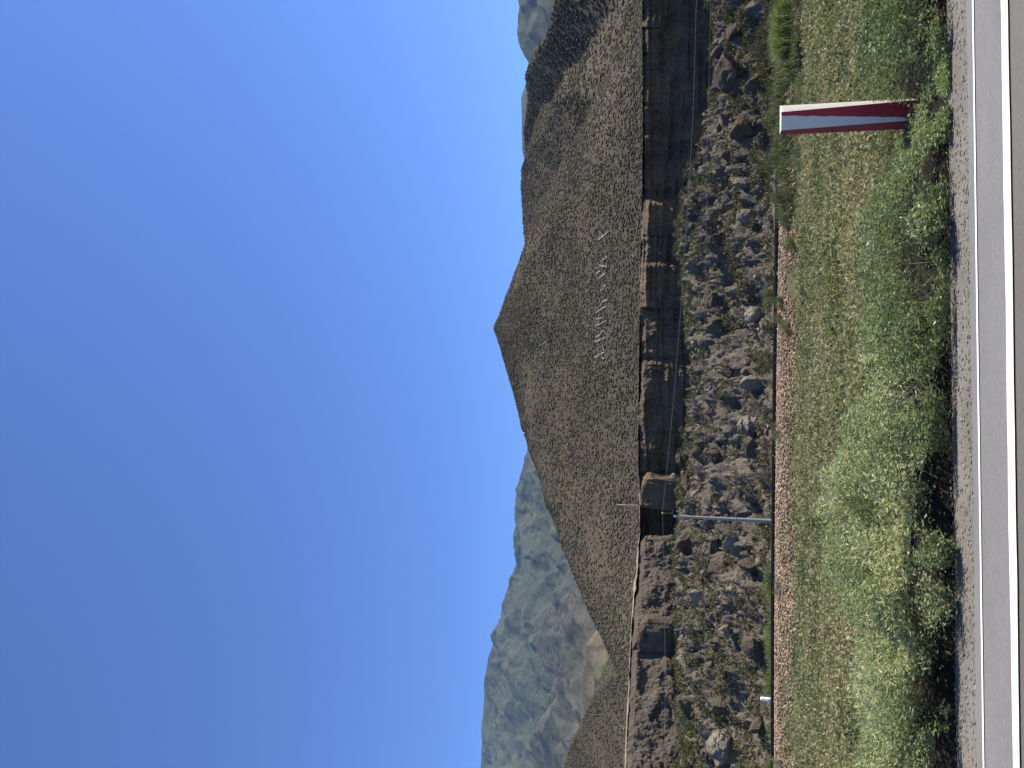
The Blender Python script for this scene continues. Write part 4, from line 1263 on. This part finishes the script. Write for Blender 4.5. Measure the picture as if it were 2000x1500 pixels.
# silvery leaves mid-strip, the back-lit crest put into their pale colour
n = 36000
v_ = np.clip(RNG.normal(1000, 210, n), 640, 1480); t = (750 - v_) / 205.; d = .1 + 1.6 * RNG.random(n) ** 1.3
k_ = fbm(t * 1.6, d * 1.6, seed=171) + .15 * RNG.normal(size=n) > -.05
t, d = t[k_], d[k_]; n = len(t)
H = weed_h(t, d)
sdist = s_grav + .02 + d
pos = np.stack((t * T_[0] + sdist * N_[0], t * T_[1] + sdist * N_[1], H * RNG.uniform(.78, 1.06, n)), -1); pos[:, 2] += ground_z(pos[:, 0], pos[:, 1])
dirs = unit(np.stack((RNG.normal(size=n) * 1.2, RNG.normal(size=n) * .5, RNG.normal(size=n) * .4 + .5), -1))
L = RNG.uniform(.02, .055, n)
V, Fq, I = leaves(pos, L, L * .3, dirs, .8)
MT['seed'] = leaf_mat('pale_lit_leaf', [(0, (0.3235, 0.3487, 0.1654)), (.5, (0.4961, 0.5013, 0.2725)), (1, (0.6685, 0.6539, 0.4283))], .4, .7, .1)
tag(mesh_np('lit_crest_leaves', V, Fq, MT['seed'], attrs={'rnd': np.clip(.45 + .25 * RNG.normal(size=n), 0, 1)[I]}), 'pale silvery leaves coloured as the sunlit tops of the tallest roadside weeds', 'weeds', kind='stuff')
# purple flowers
n = 420
ctr = RNG.choice(14, n)
ct = RNG.uniform(-5, 5, 14); cdx = RNG.uniform(.0, 1.2, 14)
t = ct[ctr] + RNG.normal(size=n) * .12; d = np.clip(cdx[ctr] + RNG.normal(size=n) * .12, 0, 2.5)
H = weed_h(t, d)
sdist = s_grav + d
pos = np.stack((t * T_[0] + sdist * N_[0], t * T_[1] + sdist * N_[1], H + .015), -1); pos[:, 2] += ground_z(pos[:, 0], pos[:, 1])
dirs = unit(np.stack((RNG.normal(size=n), RNG.normal(size=n) - .4, np.full(n, .6)), -1))
L = RNG.uniform(.014, .028, n)
V, Fq, I = leaves(pos, L, L * .8, dirs)
tag(mesh_np('purple_flowers', V, Fq, MT['flower'], attrs={'rnd': RNG.random(n)[I]}), 'small purple flowers dotted through the roadside weeds', 'flowers', kind='stuff')


# ------------------------------------------------------------------ single plants
def leafy_shrub(u0, u1, v0, v1, D, label, mat, nleaf, lsize, cat='shrub', name='shrub', upright=.3, group=None, zbase=None, thin=.35, lumps=6):
    b = P(u1, (v0 + v1) / 2, D)
    if zbase is not None: b[2] = zbase
    t_ = P(u0, (v0 + v1) / 2, D); _, _, dep = project(b)
    hh = t_[2] - b[2]; w = (v1 - v0) * dep / F_PX / 2
    r = empty(name, tuple(b), label, cat, group)
    # stems
    mb = MB(); tips = []
    for k in range(9):
        an = RNG.uniform(0, 6.283); rr = w * RNG.uniform(.2, .75)
        e = np.array((math.cos(an) * rr, math.sin(an) * rr * .8, hh * RNG.uniform(.5, .85)))
        m_ = e * .5 + np.array((RNG.normal() * .06 * w, RNG.normal() * .06 * w, hh * .08))
        mb.tube([(0, 0, -.05), m_, e], [.012 + .01 * hh, .009 + .006 * hh, .004], 5)
        tips.append(e)
    mb.build('stems', MT['twig'], r)
    # several leafy lobes of different size
    Q, Dd = [], []
    for k in range(lumps):
        c = np.array((RNG.uniform(-.62, .62) * w, RNG.uniform(-.5, .5) * w, hh * RNG.uniform(.35, .75)))
        rad = np.array((w, w * .8, hh)) * RNG.uniform(.22, .42)
        m = nleaf // lumps
        dd_ = unit(RNG.normal(size=(m, 3))); rad_r = RNG.random(m) ** .45
        q = c + dd_ * rad * rad_r[:, None] * (1 + .25 * RNG.normal(size=(m, 1)))
        q[:, 2] = np.clip(q[:, 2], .0, hh * 1.02)
        Q.append(q); Dd.append(dd_)
    q = np.concatenate(Q); dd_ = np.concatenate(Dd)
    dirs = unit(dd_ * .6 + RNG.normal(size=q.shape) * .5 + np.array((0, 0, upright)))
    L = lsize * RNG.uniform(.6, 1.5, len(q))
    V, Fq, I = leaves(q, L, L * thin, dirs)
    mesh_np('foliage', V, Fq, mat, r, attrs={'rnd': np.clip(.5 + .25 * RNG.normal(size=len(q)), 0, 1)[I]})
    return r


def grass_tuft(u0, u1, v0, v1, D, label, mat, nb, group=None, zbase=None, width=.02):
    b = P(u1, (v0 + v1) / 2, D)
    if zbase is not None: b[2] = zbase
    t_ = P(u0, (v0 + v1) / 2, D); _, _, dep = project(b)
    hh = t_[2] - b[2]; w = (v1 - v0) * dep / F_PX / 2
    r = empty('grass_clump', tuple(b), label, 'grass clump', group)
    bx = np.stack((RNG.uniform(-1, 1, nb) * w * .9, RNG.normal(size=nb) * w * .28, np.zeros(nb)), -1)
    hs = hh * (1 - .45 * (bx[:, 0] / w) ** 2) * RNG.uniform(.55, 1.05, nb)
    bend = RNG.normal(size=(nb, 2)) * .5
    mid = bx + np.stack((bend[:, 0] * hs * .3, bend[:, 1] * hs * .3, hs * .6), -1)
    tip = bx + np.stack((bend[:, 0] * hs, bend[:, 1] * hs, hs), -1)
    sd = unit(np.stack((RNG.normal(size=nb), RNG.normal(size=nb) * .4, np.zeros(nb)), -1)) * width * .5
    V = np.stack((bx - sd, bx + sd, mid + sd * .8, mid - sd * .8, tip), 1).reshape(-1, 3)
    i = np.arange(nb)[:, None] * 5
    rr = np.clip(.5 + .25 * RNG.normal(size=nb), 0, 1)
    mesh_np('blades', V, [i + np.array([[0, 1, 2, 3]]), i + np.array([[3, 2, 4]])], mat, r, attrs={'rnd': np.repeat(rr, 5)})
    mb = MB()
    for k in range(6):
        x_ = RNG.uniform(-.6, .6) * w
        mb.tube([(x_, 0, -.05), (x_ + RNG.normal() * .05, RNG.normal() * .04, hh * .5), (x_ + RNG.normal() * .12, RNG.normal() * .08, hh * .95)], [.008, .006, .003], 4)
    mb.build('stalks', MT['stem'], r)
    return r


def bare_shrub(u0, u1, v0, v1, D, label, zbase=None, nst=26, mat=None):
    b = P(u1, (v0 + v1) / 2, D)
    if zbase is not None: b[2] = zbase
    t_ = P(u0, (v0 + v1) / 2, D); _, _, dep = project(b)
    hh = t_[2] - b[2]; w = (v1 - v0) * dep / F_PX / 2
    r = empty('bare_shrub', tuple(b), label, 'shrub')
    mb = MB(); tw = MB()
    for k in range(nst):
        an = RNG.uniform(0, 6.283); rr = w * RNG.uniform(.1, 1)
        e = np.array((math.cos(an) * rr, math.sin(an) * rr * .7, hh * RNG.uniform(.6, 1.0)))
        m_ = e * .55 + np.array((0, 0, hh * .12))
        mb.tube([(RNG.normal() * .06, RNG.normal() * .06, -.05), e * .25 + np.array((0, 0, hh * .06)), m_, e], [.02, .014, .01, .004], 5)
        for j in range(9):
            t = RNG.uniform(.35, 1); a_ = m_ * (1 - t) + e * t if t > .5 else e * t
            ee = a_ + unit(RNG.normal(size=3)[None])[0] * w * .22 + np.array((0, 0, hh * .1))
            tw.tube([a_ * .98, (a_ + ee) / 2 + RNG.normal(size=3) * .02, ee], [.007, .005, .003], 4, False)
    br_ = mb.build('branches', mat or MT['twig'], r); tw.build('twigs', mat or MT['twig'], br_)
    return r

zb = RAIL_Z - .45
GB = 'shrubs beside the railway'
bare_shrub(1454, 1508, 770, 836, 50.3, 'bare brown twiggy shrub leaning behind the rails', -2.0)
bare_shrub(1466, 1507, 905, 945, 50.5, 'small grey leafless shrub behind the rails between boulders and pole', -2.0, 16)
bare_shrub(1478, 1512, 505, 530, 49.0, 'little pale twig shrub against the rails near a grassy gap', -2.0, 10, MT['wood'])
leafy_shrub(1458, 1505, 38, 112, 46.5, 'grey green bush behind the tall yellow green grass', MT['talus_bush'], 2600, .11, group=GB, zbase=-2.1)
leafy_shrub(1484, 1510, 552, 608, 49.6, 'bluish green low bush right behind the rails', MT['tall_grass'], 1500, .09, group=GB, zbase=-2.1)
leafy_shrub(1470, 1508, 678, 740, 50, 'soft yellowish bush growing up behind the rails', MT['talus_bush'], 1800, .09, group=GB, zbase=-2.1)
leafy_shrub(1484, 1516, 280, 345, 44.5, 'grey bush beside the marker, above dense green grass', MT['talus_bush'], 1500, .09, group=GB, zbase=-2.1)
leafy_shrub(1488, 1518, 196, 262, 42.5, 'green bush showing behind the marker top', MT['tall_grass'], 1700, .09, group=GB, zbase=-2.2)
leafy_shrub(1508, 1546, 572, 614, 43.0, 'round green bush growing out of the ballast and hiding the rail', MT['tall_grass'], 2000, .08, group=GB, upright=.9, thin=.2)
leafy_shrub(1506, 1538, 606, 640, 43.4, 'narrow green bush between two round ones on the ballast', MT['tall_grass'], 1300, .08, group=GB, upright=.9, thin=.2)
leafy_shrub(1522, 1558, 618, 668, 42.3, 'dark shaded green bush lowest on the ballast bank', MT['tall_grass'], 2000, .08, group=GB, upright=.9, thin=.2)
leafy_shrub(1516, 1562, 408, 452, 41.6, 'broad green bush where the ballast begins', MT['tall_grass'], 2200, .08, group=GB, upright=.9, thin=.2)
leafy_shrub(1528, 1566, 455, 502, 40.8, 'dark green bush at the foot of the ballast beside the broad one', MT['tall_grass'], 1900, .08, group=GB, upright=.9, thin=.2)
leafy_shrub(1508, 1530, 820, 872, 44.6, 'low green bush hugging the rail beside the bare brown shrub', MT['tall_grass'], 1500, .07, group=GB, upright=.9, thin=.2)
leafy_shrub(1510, 1532, 1128, 1170, 44.8, 'small green bush on the ballast past the pole', MT['tall_grass'], 1200, .07, group=GB, upright=.9, thin=.2)
leafy_shrub(1506, 1530, 1470, 1510, 44.8, 'silvery bush on the ballast far past the white post', MT['weed_silver'], 900, .07, group=GB, upright=.9, thin=.2)
leafy_shrub(1504, 1534, 355, 402, 41.4, 'reddish tipped green bush beside the start of the rails', MT['tall_grass'], 1600, .08, group=GB, upright=.6, thin=.25)
GC = 'tall grass clumps by the railway'
grass_tuft(1498, 1542, 8, 112, 36.5, 'tall yellow green grass clump in front of the grey green bush', MT['bright_grass'], 2600, GC, width=.04)
# long strips of tall grass
def grass_strip(name, x0, x1, yoff, hgt, nb, mat, label, dep=.9, width=.035, yfun=rail_y, zfun=None):
    x = RNG.uniform(x0, x1, nb); r_ = RNG.random(nb); y = yfun(x) + yoff + dep * r_ + dep * .35 * (1 - r_) * fbm(x * .7, r_ * 2, seed=150) * 2
    z = (zfun or ground_z)(x, y)
    w_ = np.clip((x - x0) / 2.5, 0, 1) * np.clip((x1 - x) / 2.5, 0, 1)
    hs = hgt * (.25 + .75 * w_) * np.clip(.75 + 1.5 * fbm(x * .55, y * .8, seed=151), .12, 1.7) * RNG.uniform(.5, 1.05, nb)
    b = np.stack((x, y, z), -1)
    bend = RNG.normal(size=(nb, 2)) * .3
    mid = b + np.stack((bend[:, 0] * hs * .3, bend[:, 1] * hs * .3, hs * .6), -1); tip = b + np.stack((bend[:, 0] * hs, bend[:, 1] * hs, hs), -1)
    sd = unit(np.stack((RNG.normal(size=nb), RNG.normal(size=nb) * .4, np.zeros(nb)), -1)) * width * .5
    V = np.stack((b - sd, b + sd, mid + sd * .8, mid - sd * .8, tip), 1).reshape(-1, 3)
    i = np.arange(nb)[:, None] * 5
    rr = np.clip(.5 + .25 * RNG.normal(size=nb) + .3 * fbm(x * .5, y * .5, seed=152), 0, 1)
    return tag(mesh_np(name, V, [i + np.array([[0, 1, 2, 3]]), i + np.array([[3, 2, 4]])], mat, attrs={'rnd': np.repeat(rr, 5)}), label, 'grass', kind='stuff')
grass_strip('trackside_grass', -30, -8.5, 2.6, .62, 7000, MT['bright_grass'], 'bright green grass strip behind the rails past the pole', zfun=lambda x, y: np.full_like(x, RAIL_Z - .35))
grass_strip('verge_grass', 8.6, 32, -7.2, .62, 26000, MT['tall_grass'], 'dense tall green grass around and beyond the marker', 6.6, .045)
grass_strip('trackside_grass', -8.5, 9, 2.4, .3, 2600, MT['tall_grass'], 'sparse short grass right behind the rails', zfun=lambda x, y: np.full_like(x, RAIL_Z - .35))


def weed_clump(v, d, w, hgt, label, mat, nleaf, lsize=.05, flowers=0):
    t = (750 - v) / 205.0 * .98
    sdist = s_grav + d
    b = np.array((t * T_[0] + sdist * N_[0], t * T_[1] + sdist * N_[1], 0.)); b[2] = ground_z(b[0], b[1])
    r = empty('weed_plant', tuple(b), label, 'weed', 'single weeds at the road edge')
    mb = MB(); Q = []
    for k in range(12):
        an = RNG.uniform(0, 6.283); rr = w * RNG.uniform(.2, 1)
        e = np.array((math.cos(an) * rr, math.sin(an) * rr * .8, hgt * RNG.uniform(.6, 1)))
        mb.tube([(0, 0, -.02), e * .5 + (0, 0, hgt * .12), e], [.006, .005, .003], 5)
        m = nleaf // 12; tt = RNG.uniform(.25, 1.05, m)[:, None]
        Q.append(e * tt + np.array((0, 0, hgt * .1)) * np.sin(tt * 3.14) + RNG.normal(size=(m, 3)) * .035)
    mb.build('stems', MT['stem'], r)
    q = np.concatenate(Q); q[:, 2] = np.maximum(q[:, 2], .01)
    dirs = unit(RNG.normal(size=q.shape) * np.array((1.3, .7, .5)) + np.array((0, -.1, .3)))
    L = lsize * RNG.uniform(.6, 1.4, len(q))
    V, Fq, I = leaves(q, L, L * .38, dirs, .8)
    mesh_np('foliage', V, Fq, mat, r, attrs={'rnd': np.clip(.55 + .25 * RNG.normal(size=len(q)), 0, 1)[I]})
    return r
weed_clump(790, .55, .42, .58, 'silvery pale leaved weed at the front of the roadside growth', MT['weed_silver'], 2200, .035)
weed_clump(870, .35, .3, .58, 'pale leaved weed hanging over the dark hollow', MT['weed_silver'], 1200, .035)
weed_clump(955, .02, .17, .3, 'small bright green weed inside the dark hollow', MT['weed'], 900, .035)
weed_clump(1030, .03, .26, .3, 'low grey green weed at the far side of the dark hollow', MT['weed_silver'], 1000, .032)
weed_clump(440, .08, .2, .34, 'yellow green weed drooping over the gravel edge', MT['weed'], 1000, .038)
# dead brush in the weeds
t = (750 - 705) / 205.; sdist = s_grav + .3
b = np.array((t * T_[0] + sdist * N_[0], t * T_[1] + sdist * N_[1], 0.))
r = empty('dead_brush', tuple(b), 'tangle of dead brown stalks lying in a gap of the weeds', 'dead brush')
mb = MB(); mb2 = MB()
for k in range(30):
    a_ = np.array((RNG.normal() * .1, RNG.normal() * .06 + .1, RNG.uniform(0, .12)))
    e = a_ + np.array((RNG.normal() * .3, -.08 + RNG.normal() * .1, RNG.uniform(.02, .38)))
    (mb if k % 2 else mb2).tube([a_, (a_ + e) / 2 + RNG.normal(size=3) * .03, e], [.006, .005, .003], 5)
mb.build('stalks', MT['twig'], r); mb2.build('pale_stalks', MT['wood'], r)

# ------------------------------------------------------------------ haze
bm = bmesh.new(); bmesh.ops.create_cube(bm, size=1)
me = bpy.data.meshes.new('haze'); bm.to_mesh(me); bm.free()
hz = link('haze', me)
hz.scale = (18200, 12300, 2200); hz.location = (0, 3000, -8.2 + 1100)
hm = bpy.data.materials.new('haze_air'); hm.use_nodes = True
nt = hm.node_tree; nt.nodes.clear()
out = nt.nodes.new('ShaderNodeOutputMaterial'); pv = nt.nodes.new('ShaderNodeVolumePrincipled')
pv.inputs['Color'].default_value = (.32, .57, .95, 1)
pv.inputs['Density'].default_value = 2.9e-5
nt.links.new(pv.outputs[0], out.inputs['Volume'])
me.materials.append(hm)
tag(hz, kind='stuff', label='thin pale haze hanging in front of the distant mountains', cat='haze')

# ------------------------------------------------------------------ light
SUN = Vector((.64, .13, .78)).normalized()
el = math.asin(SUN.z); az = math.atan2(SUN.x, SUN.y)
sd = bpy.data.lights.new('sun', 'SUN'); sd.energy = 5.0; sd.angle = R(.5); sd.color = (1, .92, .80)
so = bpy.data.objects.new('sun', sd); COL.objects.link(so)
so.rotation_euler = (-SUN).to_track_quat('-Z', 'Y').to_euler()
so.location = (30, -10, 60)
w = bpy.data.worlds.new('World'); scene.world = w; w.use_nodes = True
nt = w.node_tree; nt.nodes.clear()
sky = nt.nodes.new('ShaderNodeTexSky'); sky.sky_type = 'NISHITA'; sky.sun_disc = False
sky.sun_elevation = el; sky.sun_rotation = az; sky.altitude = 2400; sky.air_density = 1.0; sky.dust_density = 0.5; sky.ozone_density = 10.0
bg = nt.nodes.new('ShaderNodeBackground'); bg.inputs[1].default_value = .131
wo = nt.nodes.new('ShaderNodeOutputWorld')
hs = nt.nodes.new('ShaderNodeHueSaturation'); hs.inputs['Saturation'].default_value = 1.03; hs.inputs['Hue'].default_value = .507
nt.links.new(sky.outputs[0], hs.inputs['Color']); nt.links.new(hs.outputs[0], bg.inputs[0]); nt.links.new(bg.outputs[0], wo.inputs[0])

scene.render.engine = 'CYCLES'
scene.view_settings.view_transform = 'Standard'
scene.view_settings.look = 'None'
scene.view_settings.exposure = .8
scene.view_settings.gamma = 1
scene.cycles.max_bounces = 6
scene.cycles.diffuse_bounces = 3
scene.cycles.volume_bounces = 0
scene.cycles.use_denoising = True
